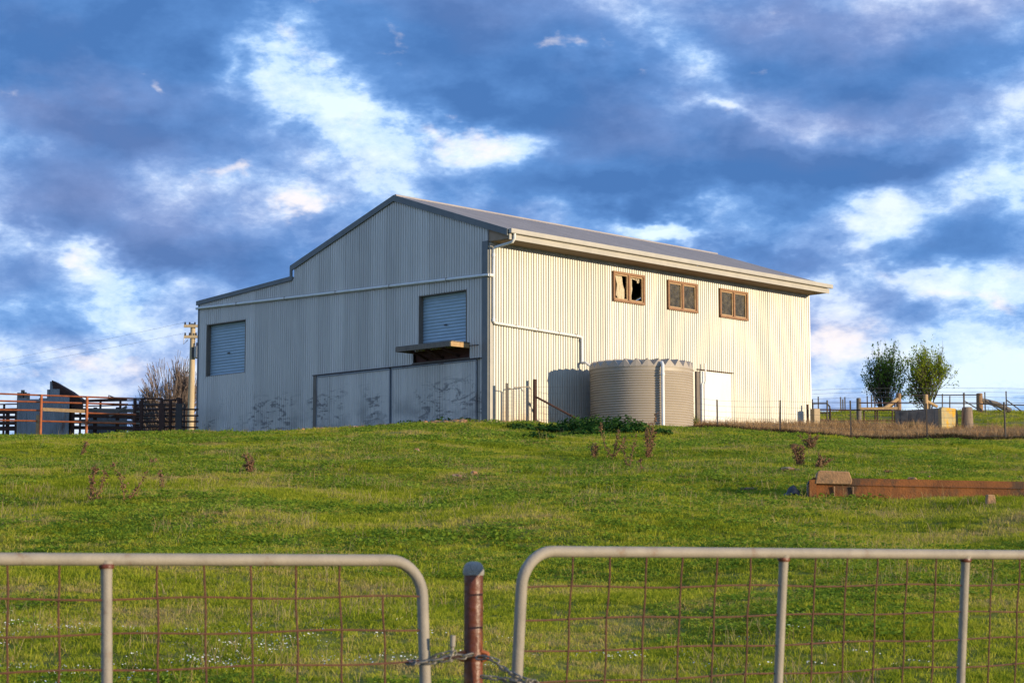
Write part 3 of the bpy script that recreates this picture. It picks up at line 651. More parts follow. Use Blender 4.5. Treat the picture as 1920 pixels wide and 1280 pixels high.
for k in range(len(rings) - 1):
    for q in range(n2): A = k * n2 + q; B = k * n2 + (q + 1) % n2; m.f += [(A, B, B + n2), (A, B + n2, A + n2)]
m.f.append(tuple((len(rings) - 1) * n2 + q for q in range(n2)))
m.build('tank_lid', tank_m, tank)
# overflow pipe on the camera side, inlet from the barn's downpipe
cdir = (Vector((0, 0, 0)) - TC); cdir.z = 0; cdir.normalize(); right = Vector((-cdir.y, cdir.x, 0))
an = math.atan2(cdir.y, cdir.x) + R_(22); ov = Vector((math.cos(an), math.sin(an), 0))
MB().tube([ov * (tr_ - .15) + Vector((0, 0, 2.50)), ov * (tr_ + .06) + Vector((0, 0, 2.50)), ov * (tr_ + .13) + Vector((0, 0, 2.42)), ov * (tr_ + .13) + Vector((0, 0, -.05))], .062, 10).build('overflow_pipe', pvc_m, tank, True)
MB().tube([ov * (tr_ + .13) + Vector((0, 0, 2.05)), ov * (tr_ + .13) + Vector((0, 0, 2.13))], .075, 10).build('pipe_collar', pvc_m, tank, True)
pin = (P0 + dR * 4.64 - dL * .115) - TC; pin.z = 7.47 - TC.z; te = Vector((pin.x, pin.y, 0)).normalized()
pe = Vector((pin.x, pin.y, 0)) + Vector((TC.x * 0, 0, 0))
side = Vector((-cdir.y, cdir.x, 0)); side = -side if side.x > 0 else side
MB().tube([Vector((pin.x, pin.y, pin.z)), Vector((pin.x * .82 + side.x * .25, pin.y * .82, pin.z)), te * (tr_ - .12) + Vector((0, 0, pin.z - .28 + .0))], .05, 8).build('inlet_pipe', pvc_m, tank, True)

# ------------------------------------------------------------------ front gates
def gate(A, az, length, hgt, lean, uprights, flip, label, phase, skip_first, step, name='field_gate'):
    """A: top rail point at the latch end; the gate runs along local +x from the latch end."""
    g = thing(name, (A.x, A.y, A.z - hgt), label, 'gate'); g.rotation_euler = (lean, 0, az)
    rad, rc = .0185, .115; top = hgt
    pts = [Vector((0, 0, .06 + rc))] if False else []
    def arc(cx, cz, a0, a1, n=9): return [Vector((cx + rc * math.cos(a0 + (a1 - a0) * k / n), 0, cz + rc * math.sin(a0 + (a1 - a0) * k / n))) for k in range(n + 1)]
    path = arc(rc, .06 + rc, 1.5 * math.pi, math.pi) + arc(rc, top - rc, math.pi, .5 * math.pi) + arc(length - rc, top - rc, .5 * math.pi, 0) + arc(length - rc, .06 + rc, 0, -.5 * math.pi)
    path.append(path[0].copy())
    MB().tube(path, rad, 14, cap=False).build('frame', galv_m, g, True)
    for x in uprights:
        u_ = MB().tube([(x, 0, .06), (x, 0, top - .075), (x, 0, top - .03), (x, 0, top - .004)], [.0165, .0165, .0175, .0215], 12).build('upright', galv_m, g, True)
        MB().lathe([(.021, -.006), (.0235, 0), (.021, .007)], 12, (x, 0, top - .022)).build('weld', rust_m, u_, True)
    x = phase
    while x < length - .02:
        if min(abs(x - q) for q in uprights + [9]) > .035:
            zt = top - .005 if not (skip_first and x < phase + .01) else top - .115
            w = [Vector((x + .0022 * math.sin(k * 1.9 + x * 9), -.004 + .002 * math.sin(k * 1.3), .06 + (zt - .06) * k / 14)) for k in range(15)]
            MB().tube(w, .0031, 6).build('mesh_wire', rustwire_m, g)
        x += step
    for z in (top - .115, top - .218, top - .320, top - .422, top - .525, top - .66, top - .80):
        w = [Vector((.004 + (length - .008) * k / 40, .004 + .003 * math.sin(k * .9 + z * 7), z + .0035 * math.sin(k * .8 + z * 20))) for k in range(41)]
        MB().tube(w, .0031, 6).build('mesh_wire', rustwire_m, g)
    return g
# left gate: latch end at photo column 778, running back to the left and towards the camera
aL_ = R_(31)
LA = at(790, 1050, 6.36); az = math.atan2(-math.sin(aL_), -math.cos(aL_))
gl = gate(LA + Vector((.01, 0, .0)), az, 3.2, 1.06, 0, [1.046, 2.15], 1, 'weathered galvanised mesh gate running left from the rust-red post', .139, True, .1497)
aR2 = R_(35)
RA = at(981, 1033, 6.36)
gr = gate(RA, math.atan2(math.sin(aR2), math.cos(aR2)), 4.0, 1.06, 0, [1.125, 2.055, 3.0], -1, 'weathered galvanised mesh gate running right from the rust-red post', .195, False, .1542)
# lean each gate a few degrees about its own top rail
def lean_gate(g, A, az, ang):
    ax = Vector((math.cos(az), math.sin(az), 0)); Rm = Matrix.Rotation(ang, 4, ax)
    g.matrix_world = Matrix.Translation(A) @ Rm @ Matrix.Rotation(az, 4, 'Z') @ Matrix.Translation((0, 0, -1.06))
lean_gate(gl, LA, az, R_(4.5)); lean_gate(gr, RA, math.atan2(math.sin(aR2), math.cos(aR2)), R_(5.0))
# rust-red post with cast cap
PP = at(888, 1052, 6.52); zg = g1(PP.x, PP.y)
post = thing('gate_post', (PP.x, PP.y, zg), 'rust-red steel pipe post with grey cap between the two gates', 'post')
h = PP.z - zg
MB().lathe([(.031, -.35), (.031, h - .03)], 24).build('pipe', rust_m, post, True)
MB().lathe([(.0335, h - .045), (.0345, h - .04), (.0345, h - .026), (.0325, h - .022), (.030, h - .012), (.022, h - .004), (.008, h), (.002, h)], 24).build('cap', galvcap_m, post, True)
lugz = at(888, 1228, 6.52).z - zg
for s in (-1, 1): MB().tube([(s * .026, -.015, lugz + .012), (s * .046, -.018, lugz + .006), (s * .050, -.018, lugz - .006), (s * .030, -.015, lugz - .014)], .008, 8).build('chain_lug', orange_m, post, True)
MB().lathe([(.0305, lugz - .02), (.032, lugz - .012), (.032, lugz + .012), (.0305, lugz + .02)], 24).build('weld_band', rust_m, post, True)
# hinge posts at the gates' outer ends (just out of the picture)
for g_, x_, lab in ((gl, 3.25, 'rust-red steel hinge post holding the left-hand mesh gate'), (gr, 4.05, 'rust-red steel hinge post holding the right-hand mesh gate')):
    bpy.context.view_layer.update(); p = g_.matrix_world @ Vector((x_, 0, .5)); zz = g1(p.x, p.y)
    hp = thing('hinge_post', (p.x, p.y, zz), lab, 'post'); MB().lathe([(.03, -.35), (.03, 1.25)], 16).build('pipe', rust_m, hp, True)
    MB().lathe([(.033, 1.24), (.033, 1.27), (.01, 1.285)], 16).build('cap', galvcap_m, hp, True)
# chains
def link_proto():
    m = MB(); pts = []; a, b = .0105, .0075
    for k in range(16):
        an = 2 * math.pi * k / 16; pts.append(Vector((math.cos(an) * b + (a if math.cos(an) > 0 else -a), math.sin(an) * b, 0)))
    n = 6; r = .0028
    for k, p in enumerate(pts):
        tg = (pts[(k + 1) % 16] - pts[k - 1]).normalized(); nn = tg.cross(Vector((0, 0, 1)))
        for q in range(n): an = 2 * math.pi * q / n; m.v.append(tuple(p + nn * r * math.cos(an) + Vector((0, 0, r * math.sin(an)))))
    for k in range(16):
        for q in range(n): A = k * n + q; B = k * n + (q + 1) % n; A2 = ((k + 1) % 16) * n + q; B2 = ((k + 1) % 16) * n + (q + 1) % n; m.f.append((A, B, B2, A2))
    return m.mesh('chain_link', chain_m, True)
LINK = link_proto()
def chain(path, label, start):
    c = thing('chain', start, label, 'chain'); pts = [Vector(p) for p in path]; L = [0]
    for i in range(1, len(pts)): L.append(L[-1] + (pts[i] - pts[i - 1]).length)
    s = 0; k = 0
    while s < L[-1]:
        i = max(j for j in range(len(L)) if L[j] <= s); i = min(i, len(pts) - 2); f = (s - L[i]) / (L[i + 1] - L[i]); p = pts[i].lerp(pts[i + 1], f); d = (pts[i + 1] - pts[i]).normalized()
        o = link_mesh('link', LINK, c); q = d.to_track_quat('X', 'Z').to_matrix() @ Matrix.Rotation(R_(40 + 90 * (k % 2) + rnd.uniform(-18, 18)), 3, 'X')
        o.matrix_local = Matrix.Translation(p - Vector(start)) @ q.to_4x4(); s += .0255; k += 1
    return c
def arcpts(a, b, sag, n=12): return [a.lerp(b, k / n) - Vector((0, 0, sag * 4 * (k / n) * (1 - k / n))) for k in range(n + 1)]
lugL = at(878, 1228, 6.30); gu = at(784, 1243, 6.33); gu2 = at(762, 1242, 6.36)
chain(arcpts(lugL, at(850, 1228, 6.29), .004, 6) + arcpts(at(848, 1232, 6.29), at(776, 1243, 6.28), .004, 6) + [gu2, at(790, 1238, 6.40), at(846, 1222, 6.38)], 'galvanised chain looped from the rust-red post round the left gate', lugL)
lugR = at(902, 1232, 6.30)
chain(arcpts(lugR, at(930, 1238, 6.27), -.003, 5) + arcpts(at(933, 1245, 6.27), at(990, 1276, 6.15), .004, 6) + [at(1004, 1279, 6.22), at(985, 1282, 6.27), at(940, 1272, 6.33), at(905, 1268, 6.34)], 'galvanised chain hanging from the rust-red post to the right gate', lugR)
pb = at(848, 1232, 6.29); ptop = at(849, 1190, 6.29)
pin_ = thing('chain_pin', pb, 'small grey steel pin standing up from the chain by the left gate', 'pin')
MB().tube([Vector((0, 0, 0)), (ptop - pb) * .45, (ptop - pb) * .5, (ptop - pb) * .98, ptop - pb], [.0055, .0055, .009, .009, .005], 10).build('shank', galv_m, pin_, True)
MB().bar((-.03, 0, -.005), (.022, 0, .004), .012, .008).build('hook', rustshade_m, pin_)

# ------------------------------------------------------------------ fence along the yard with star pickets
def picket(h):
    m = MB()
    for k in range(3):
        a = R_(90 + 120 * k); c, s = math.cos(a), math.sin(a); w = .034
        m.bar((c * w / 2, s * w / 2, -.3), (c * w / 2, s * w / 2, h), .011, w, up=(c, s, 0))
    return m
FY = [(1003, 69.2), (1141, 69.4), (1232, 69.6), (1345, 70.2), (1462, 70.5), (1595, 70.6), (1738, 70.2), (1885, 69.6), (2040, 69.2)]
fence = thing('wire_fence', gat(1141, 69.4), 'wire fence on dark steel pickets in front of the tank and dry grass', 'fence')
f0 = fence.location.copy(); tops = []
for (px, Y) in FY[1:]:
    b = gat(px, Y); top = {1141: 720, 1232: 730, 1345: 749, 1462: 750, 1595: 751, 1738: 756, 1885: 753}.get(px, 752); hh = max(1.0, at(px, top, Y).z - b.z)
    o = picket(hh).build('picket', steel_m, fence); o.location = b - f0; o.rotation_euler = (rnd.uniform(-.03, .03), rnd.uniform(-.03, .03), rnd.random()); tops.append((b, hh))
sp = gat(1003, 69.2); tops.insert(0, (sp, 1.35))
for fr in (.97, .80, .62, .45, .28, .12):
    pts = []
    for i in range(len(tops) - 1):
        for k in range(4):
            a = tops[i][0] + Vector((0, 0, tops[i][1] * fr)); b = tops[i + 1][0] + Vector((0, 0, tops[i + 1][1] * fr)); pts.append(a.lerp(b, k / 4) - f0 - Vector((0, 0, .02 * math.sin(k / 4 * math.pi))))
    MB().tube(pts, .0035, 4).build('wire', wire_m, fence)
# vertical netting wires between the pickets
vm = MB()
for i in range(len(tops) - 1):
    n = int((tops[i + 1][0] - tops[i][0]).length / .3)
    for k in range(1, n):
        a = tops[i][0].lerp(tops[i + 1][0], k / n) - f0; hh = tops[i][1] + (tops[i + 1][1] - tops[i][1]) * k / n
        vm.tube([a + Vector((0, 0, .12 * hh)), a + Vector((0, 0, .80 * hh))], .002, 3, cap=False)
kind(vm.build('netting', wire_m, fence), 'stuff')
# rusty strainer post with brace and the small wire gate by the barn corner
b = gat(1003, 69.2); hs = at(1003, 711, 69.2).z - b.z
sp_ = thing('strainer_post', b, 'rusty steel strainer post with long diagonal brace beside the barn corner', 'post')
MB().lathe([(.075, -.4), (.075, hs - .01), (.068, hs)], 14).build('pipe', rustshade_m, sp_, True)
e = gat(1104, 69.0); MB().tube([Vector((0, -.05, hs * .62)), e - b + Vector((0, 0, .05))], .036, 8).build('brace', rustshade_m, sp_, True)
gA = gat(962, 68.2); gB = gat(999, 69.1); gd = gB - gA; gd.z = 0
wg = thing('wire_gate', gA, 'small pale pipe-framed wire gate at the barn corner', 'gate'); wl = gd.length - .1; ux = gd.normalized()
def WP(x, z): return ux * x + Vector((0, 0, z))
MB().tube([WP(0, .06), WP(0, 1.12), WP(.1, 1.24), WP(wl - .1, 1.33), WP(wl, 1.22), WP(wl, .12), WP(0, .06)], .02, 8).build('frame', galv_m, wg, True)
for k in range(1, 6): MB().tube([WP(wl * k / 6, .1), WP(wl * k / 6, 1.27)], .003, 4).build('mesh_wire', wire_m, wg)
for k in range(1, 9): MB().tube([WP(0, .06 + .13 * k), WP(wl, .12 + .13 * k)], .003, 4).build('mesh_wire', wire_m, wg)
ps = gat(950, 67.9); o = thing('gate_stub_post', ps, 'thin weathered post standing against the barn corner beside the small gate', 'post')
MB().box((0, 0, .50), (.10, .10, 1.75)).build('post_shaft', timber_g, o)
MB().tube([Vector((.03, 0, 1.22)), Vector(gA - ps) + Vector((0, 0, 1.16))], .018, 6).build('latch_bar', galv_m, o)

# ------------------------------------------------------------------ water trough in the field
tA = gp(1524, 934); tB = at(1990, 944, tA.y - .35); td = (tB - tA); tl = td.length; tz = math.atan2(td.y, td.x)
trough = thing('water_trough', tA, 'long brown stained concrete trough lying in the pasture', 'trough')
slope = math.atan2(td.z, Vector((td.x, td.y)).length); trough.rotation_euler = (0, -slope, tz)
prof = [(-.02, -.14), (.015, .18), (.0, .20), (.07, .21), (.085, .30), (.12, .30), (.14, .16), (.42, .16), (.46, .30), (.52, .30), (.56, -.14)]
MB().prism([Vector((0, y, z)) for y, z in prof], (0, 0, 0), (tl, 0, 0)).build('basin', trough_m, trough)
MB().box((.0, .27, .06), (.10, .60, .40)).build('end_wall', trough_m, trough)
cb = MB(); cb.prism([Vector((.03, 0, .205)), Vector((.53, 0, .205)), Vector((.545, 0, .26)), Vector((.50, 0, .385)), Vector((.09, 0, .395)), Vector((.065, 0, .38))], (0, -.04, 0), (0, .50, 0))
cb.build('float_cover', conc_warm, trough, bevel=.012)
for x in (.0, .28, .54): MB().box((x + .02, -.012, .05), (.016, .02, .25)).build('joint_rib', conc_warm, trough)
sb = tA + td * ((1857 - 1524) / (1990 - 1524)); sb = gp(1857, 948)
s_ = thing('support_block', sb, 'small tan wedge-shaped concrete block leaning against the long trough', 'block')
MB().prism([Vector((-.07, 0, -.05)), Vector((.075, 0, -.05)), Vector((.05, 0, .135)), Vector((-.045, 0, .14))], (0, -.06, 0), (0, .06, 0)).build('block_body', conc_warm, s_, bevel=.012)
bp_ = gp(1517, 937); o = thing('standpipe', bp_, 'black bent water pipe at the end of the trough', 'pipe')
MB().tube([(0, .1, -.1), (0, .1, .21), (.015, .1, .235), (.09, .1, .24), (.14, .12, .24)], .017, 8).build('pipe_run', black_m, o, True)
# black plastic and grey pipe offcut
def rag(p, w, h, label):
    m = MB(); n = 9; r2 = random.Random(5)
    for i in range(n):
        for j in range(n):
            x, y = (i / (n - 1) - .5) * w, (j / (n - 1) - .5) * w * .8; k = max(0, 1 - (abs(x) / w * 2) ** 1.2) * max(0, 1 - abs(y) / w * 1.6)
            m.v.append((x + r2.uniform(-.02, .02), y, h * k * r2.uniform(.55, 1.1) - .01))
    for i in range(n - 1):
        for j in range(n - 1): a = i * n + j; m.f.append((a, a + n, a + n + 1, a + 1))
    o = m.build('plastic_sheet', black_m, None, 'sheet'); o.location = p; tag(o, label, 'plastic'); return o
rag(gp(1487, 933), .34, .19, 'crumpled black plastic sheet on the grass near the trough')
pp_ = gp(1404, 922); o = thing('pipe_offcut', pp_, 'short dark grey pipe offcut lying on the grass left of the black plastic', 'pipe')
MB().tube([(-.12, 0, .035), (.12, -.03, .03)], .03, 10).build('pipe_run', steel_m, o, True)

# ------------------------------------------------------------------ stock yards on the left
YF = 76.2
def rail_fence(name, label, posts, rails, mat, Yd, group=None, cat='fence', pr=.055, rr=.03):
    p0 = gat(posts[0][0], Yd); o = thing(name, p0, label, cat, group)
    for (px, top) in posts:
        b = gat(px, Yd); h = at(px, top, Yd).z - b.z
        MB().lathe([(pr, -.3), (pr, h - .01), (pr * .8, h)], 10).build('post', mat, o, True).location = b - p0
    for (xa, ya, xb, yb) in rails:
        MB().tube([at(xa, ya, Yd + .08) - p0, at(xb, yb, Yd + .08) - p0], rr, 8).build('rail', mat, o, True)
    return o
ry = rail_fence('pipe_rail_fence', 'orange rusted pipe rail fence of the stock yard', [(-70, 737), (76, 739), (162, 743)], [(-80, 735, 250, 747), (-80, 749, 240, 758), (-80, 767, 76, 769), (-80, 786, 70, 789), (76, 789, 255, 794), (162, 774, 255, 777)], orange_m, YF, rr=.034)
p0 = ry.location
MB().bar(at(80, 767, YF) - p0, at(160, 771, YF) - p0, .05, .13).build('timber_rail', timber_y, ry)
tp = gat(72, YF + .1); MB().box(tp - p0 + Vector((-.02, .05, .35)), (.16, .12, 1.0)).build('timber_post', timber_y, ry)
rail_fence('cattle_panel', 'cattle yard rails next to the barn wall, darkened for its shade', [(252, 746), (265, 746), (302, 746), (319, 750), (334, 745), (338, 746)],
           [(250, 747, 304, 747), (252, 760, 334, 760), (252, 768, 372, 767), (252, 779, 372, 779), (252, 790, 372, 790), (252, 800, 372, 801), (304, 750, 336, 749)], rustshade_m, YF + 1.6, pr=.065, rr=.032)  # rails coloured dark to show the barn's shade on them
wp = gat(303, YF + 1.5); o = thing('yard_strainer', wp, 'broad dark timber strainer post in the cattle yard rails', 'post'); MB().box((0, 0, .45), (.22, .2, 1.75)).build('shaft', rustshade_m, o, bevel=.01)
wp = gat(335, YF + 1.3); o = thing('yard_strainer', wp, 'tall dark gate post with rounded head next to the barn wall', 'post'); MB().box((0, 0, .45), (.24, .2, 1.72)).build('shaft', steel_m, o, bevel=.01)
for i, (xa, xb, Y, lab) in enumerate([(-60, 40, 82, 'dark cattle panel seen left of the grey iron loading race'), (150, 262, 83, 'dark cattle panel behind the orange rails right of the loading race'), (225, 345, 87, 'rear cattle panel below the bare tree')]):
    y0 = 757 if i == 0 else (751 if i == 1 else 757)
    rail_fence('cattle_panel', lab, [(x, y0) for x in np.linspace(xa, xb, 4)], [(xa, y0 + 2 + q * 8.5, xb, y0 + (0 if i == 0 else -1) + q * 8.5) for q in range(6)], rustshade_m if i != 2 else steel_m, Y, pr=.05, rr=.026)
bf = gat(136, YF + 5); o = thing('board_fence', bf, 'dark horizontal timber boards of the stock pen right of the ramp hood', 'fence')
for k in range(4): MB().bar(at(134, 768 + 11 * k, YF + 5) - bf, at(262, 770 + 11 * k, YF + 5) - bf, .05, .15).build('board', rustshade_m if k % 2 else timber_g, o)
for px in (136, 178, 220, 258):
    q = gat(px, YF + 5.1); MB().box(q - bf + Vector((0, 0, .45)), (.14, .12, 1.7)).build('post', rustshade_m, o)
bf = gat(-40, YF + 4); o = thing('board_fence', bf, 'dark timber boards of the stock pen left of the grey iron race', 'fence')
for k in range(4): MB().bar(at(-70, 771 + 11 * k, YF + 4) - bf, at(34, 771 + 11 * k, YF + 4) - bf, .05, .13).build('board', rustshade_m, o)
for px in (-66, -20, 14, 31):
    q = gat(px, YF + 4.1); MB().box(q - bf + Vector((0, 0, .4)), (.14, .12, 1.6)).build('post', rustshade_m, o)
# loading race of corrugated iron
RY = 79.0; rp = gat(80, RY)
race = thing('loading_race', rp, 'grey corrugated iron loading race with a raised rusty ramp hood in the stock yard', 'loading race')
def vsheet(xa, xb, ytop, Y, mat=oldiron_m, dz=0):
    a, b = gat(xa, Y), gat(xb, Y); n = max(6, int((b - a).length / .0762 * 4)); m = MB()
    for k in range(n + 1):
        p = a.lerp(b, k / n) - rp; zt = at(xa + (xb - xa) * k / n, ytop + dz * k / n, Y).z - rp.z; w = .012 * math.cos(k * math.pi / 2)
        m.v += [(p.x, p.y + w, -.6), (p.x, p.y + w, zt)]
    for k in range(n): m.f.append((2 * k, 2 * k + 2, 2 * k + 3, 2 * k + 1))
    return m.build('iron_sheet', mat, race, 'sheet')
vsheet(32, 49, 746, RY); vsheet(48, 72, 748, RY + .02); vsheet(71, 95, 746, RY); vsheet(92, 110, 729, RY - .02); vsheet(108, 129, 741, RY)
for (xa, yt) in ((34, 736), (41, 731), (45, 735), (51, 737), (90, 730), (95, 715)):
    b = gat(xa, RY + .15); h = at(xa, yt, RY + .15).z - b.z; MB().box(b - rp + Vector((0, 0, h / 2 - .3)), (.13, .1, h + .6)).build('timber_post', oldiron_m if xa > 80 else timber_g, race)
A_ = at(97, 713, RY) - rp; B_ = at(128, 731, RY + .3) - rp; C_ = at(155, 751, RY + .5) - rp
hd = MB().prism([A_, B_, C_, C_ - Vector((.0, 0, .42)), B_ - Vector((.05, 0, .72)), A_ - Vector((-.08, 0, .45)) ], (0, 0, 0), (.02, .05, 0)); hd.build('ramp_hood', rustshade_m, race)
MB().prism([A_, B_, C_, C_ + Vector((0, 1.2, 0)), B_ + Vector((0, 1.2, 0)), A_ + Vector((0, 1.2, 0))], (0, 0, -.02), (0, 0, .02)).build('hood_roof', rustshade_m, race)
for xa in (129, 134):
    b = gat(xa, RY + .4); h = at(xa, 748, RY + .4).z - b.z; MB().box(b - rp + Vector((0, 0, h / 2 - .3)), (.16, .12, h + .6)).build('ramp_post', rustshade_m, race)
vsheet(165, 238, 766, RY + 3, oldiron_m); MB().bar(at(205, 780, RY + 2) - rp, at(238, 762, RY + 2) - rp, .05, .1).build('ramp_stringer', timber_g, race)
MB().bar(at(150, 752, RY + .6) - rp, at(238, 748, RY + .6) - rp, .07, .1).build('top_rail', rustshade_m, race)
MB().tube([at(203, 752, RY + .5) - rp, at(204, 741, RY + .5) - rp, at(216, 746, RY + .5) - rp], .03, 6).build('latch_handle', steel_m, race)

# ------------------------------------------------------------------ bare tree, power pole
def branch_tree(name, base, label, height, spread, mats, seed, leaves=0, leaf=.07, stems=7, depth=5, group=None, leafmat=None, up=.55, crown_c=.5, kids=(2, 3), first=.30, r0=.09, ratio=.68, rmin=0):
    rr = random.Random(seed); o = thing(name, base, label, 'tree', group); tb, cb, lf = MB(), MB(), MB(); tips = []
    def grow(p, d, L, r, lev):
        n = 3; pts = [p]; rs = [r]; q = p.copy(); dd = d.copy()
        for k in range(n):
            dd = (dd + Vector((rr.uniform(-.16, .16), rr.uniform(-.16, .16), rr.uniform(-.05, .16) * up))).normalized(); q = q + dd * (L / n); pts.append(q.copy()); rs.append(max(rmin, r * (1 - .38 * (k + 1) / n)))
        (tb if lev < 2 else cb).tube(pts, rs, 6 if lev < 2 else 3, cap=False)
        if lev >= 2: tips.extend([(pts[k], dd, lev) for k in range(1, n + 1)])
        if lev < depth:
            for c in range(rr.randint(*kids) + (1 if lev == 0 else 0)):
                k = rr.randint(1, n); a = Vector((rr.gauss(0, 1), rr.gauss(0, 1), rr.gauss(0, .6))); a = (a - a.dot(dd) * dd).normalized()
                ang = rr.uniform(.25, .62); nd = (dd * math.cos(ang) + a * math.sin(ang) + Vector((0, 0, .16 * up))).normalized()
                grow(pts[k], nd, L * rr.uniform(.6, .85) * (ratio / .68), rs[k] * .66, lev + 1)
            grow(pts[-1], dd, L * ratio * 1.1, rs[-1], lev + 1)
    for s in range(stems):
        a = 2 * math.pi * s / stems + rr.uniform(-.4, .4); tl = spread * rr.uniform(.25, 1.0) if s else .05
        d = Vector((math.cos(a) * tl, math.sin(a) * tl, 1)).normalized(); grow(Vector((math.cos(a) * .08, math.sin(a) * .08, -.2)), d, height * first * rr.uniform(.85, 1.1), r0 * rr.uniform(.6, 1), 0)
    tb.build('trunk', mats[0], o); cr = cb.build('crown', mats[1], o)
    if leaves:
        for k in range(leaves):
            p, d, lev = rr.choice(tips); p = p + Vector((rr.gauss(0, .07), rr.gauss(0, .07), rr.gauss(0, .08)))
            a = Vector((rr.gauss(0, 1), rr.gauss(0, 1), rr.gauss(0, .7))).normalized(); b = a.cross(Vector((rr.gauss(0, 1), rr.gauss(0, 1), rr.gauss(0, 1)))).normalized(); s = leaf * rr.uniform(.6, 1.3)
            i = len(lf.v); lf.v += [tuple(p), tuple(p + a * s * .5 + b * s * .32), tuple(p + a * s), tuple(p + a * s * .5 - b * s * .32)]; lf.f.append((i, i + 1, i + 2, i + 3))
        lf.build('foliage', leafmat, o, 'sheet')
    zs = [v[2] for v in cb.v]; xs = [v[0] for v in cb.v]
    return o, float(np.percentile(zs, 99.3)), float(np.percentile(xs, .5)), float(np.percentile(xs, 99.5))
def fit_tree(res, base, px0, px1, pytop, Y):
    o, zm, xa, xb = res; w = at(px1, 700, Y).x - at(px0, 700, Y).x; h = at(0, pytop, Y).z - base.z
    s = w / (xb - xa); o.scale = (s, s, h / zm); o.location.x = at(px0, 700, Y).x - xa * s
TY = 112
b = gat(319, TY); fit_tree(branch_tree('bare_tree', b, 'leafless round-crowned tree behind the cattle yard beside the power pole', 4.6, 1.6, (twig_m, twig_m), 23, stems=12, depth=5, first=.20, kids=(2, 3), r0=.05, up=.30, ratio=.78, rmin=.014), b, 256, 380, 698, TY)
b = gat(1662, 109); fit_tree(branch_tree('orchard_tree', b, 'darker green vase-shaped tree with a taller narrow crown behind the yards', 4, .8, (bark_m, bark_m), 5, leaves=5200, leaf=.15, leafmat=treeL_m, stems=10, depth=4, first=.34, up=.3), b, 1624, 1702, 652, 109)
b = gat(1738, 107); fit_tree(branch_tree('orchard_tree', b, 'lighter yellow-green vase-shaped tree with a broad round crown behind the yards', 4, .8, (bark_m, bark_m), 12, leaves=6800, leaf=.15, leafmat=treeR_m, stems=10, depth=4, first=.34, up=.3), b, 1698, 1784, 655, 107)
PY = 104; b = gat(357, PY); pt = at(362, 607, PY)
pole = thing('power_pole', b, 'pale timber power pole with two crossarms and a transformer beside the barn', 'power pole'); H = pt.z - b.z; dx = pt.x - b.x
P_ = lambda f: Vector((dx * f, 0, H * f))
MB().tube([P_(-.05), P_(.5), P_(1)], [.19, .165, .13], 12).build('shaft', pole_m, pole, True)
def pz(py): return (at(360, py, PY).z - b.z) / H
arms = []
for py, xl, xr in ((612, 346, 377), (632, 346, 379)):
    f = pz(py); c = P_(f); xa = at(xl, py, PY).x - b.x; xb = at(xr, py, PY).x - b.x
    a = MB().box(((xa + xb) / 2, -.18, c.z), (xb - xa, .11, .14)).build('crossarm', pole_m, pole); arms.append((xa, c.z))
    for x in (xa + .06, xa + .3, xb - .3, xb - .06): MB().lathe([(.03, .05), (.06, .1), (.03, .14), (.06, .18), (.02, .22)], 8, (x, -.18, c.z)).build('insulator', ceram_m, a)
for x in (-.42, .30): MB().tube([(P_(pz(634)).x + x, -.2, P_(pz(634)).z), (P_(pz(644)).x + x * 1.05, -.2, P_(pz(646)).z), (P_(pz(634)).x + x + .2, -.2, P_(pz(638)).z)], .022, 5).build('jumper', ceram_m, pole)
zc = P_(pz(661)).z; xc = P_(pz(661)).x + .36
tfm = MB().lathe([(.20, -.32), (.24, -.29), (.24, .27), (.20, .31)], 16, (xc, -.2, zc)).build('transformer', trafo_m, pole, True)
MB().box((xc - .28, -.12, zc), (.12, .25, .55)).build('bracket', steel_m, tfm)
for x in (-.1, .1): MB().lathe([(.03, .3), (.05, .36), (.03, .42), (.045, .47), (.015, .52)], 8, (xc + x, -.2, zc)).build('bushing', ceram_m, tfm)
for k, (xa, za) in enumerate(arms):
    A = b + Vector((xa + .06, -.18, za + .2)); B = at(-420, 742 + 6 * k, 150); n = 24
    pts = [A.lerp(B, i / n) - Vector((0, 0, 1.3 * 4 * (i / n) * (1 - i / n) * .25)) for i in range(n + 1)]
    w = MB().tube([p - A for p in pts], .0045, 4).build('power_line', steel_m); w.location = A
    tag(w, ['upper power line running from the top crossarm of the timber pole', 'lower power line running from the second crossarm of the timber pole'][k], 'power line')

# ------------------------------------------------------------------ yards and concrete on the right
bx = gat(1684, 79.6)
ct = thing('concrete_tank', bx, 'old grey concrete stock tank with yellow lichen on its sunlit end', 'tank', rz=math.atan2(dR.y, dR.x))
w1, l1, hh = 1.15, 2.0, .98
pxc = at(1760, 800, 78.0)
ct.location = Vector((pxc.x, pxc.y, g1(pxc.x, pxc.y)))
w = MB().box((.06, l1 / 2, .33), (.12, l1, 1.30)).box((w1 - .06, l1 / 2, .33), (.12, l1, 1.30)).box((w1 / 2, l1 - .06, .33), (w1 - .24, .12, 1.30)); w.build('tank_shell', conc_m, ct)
for k in range(5): MB().box((-.012, .2 + k * .4, .38), (.03, .05, 1.05)).build('form_rib', conc_m, ct)
poly = [(0, -.3), (w1 + .06, -.3), (w1 + .06, .82), (w1 - .02, .97), (w1 - .10, 1.02), (.10, 1.02), (.02, .97), (0, .9)]
MB().prism([Vector((x - .02, 0, z)) for x, z in poly], (0, -.16, 0), (0, -.005, 0)).build('end_slab', lichen_m, ct, bevel=.015)
sl = gat(1814, 78.6); o = thing('timber_stump', sl, 'thick weathered round timber post beside the lichen-covered tank', 'post')
MB().lathe([(.25, -.3), (.24, .3), (.225, .75), (.21, .98), (.16, 1.02), (.05, 1.0)], 14).build('log', pmat('weathered_log', (.30, .22, .15), (.17, .125, .09), rough=.9, scale=4, stretch=(5, 5, .6), bump=.6), o, True)
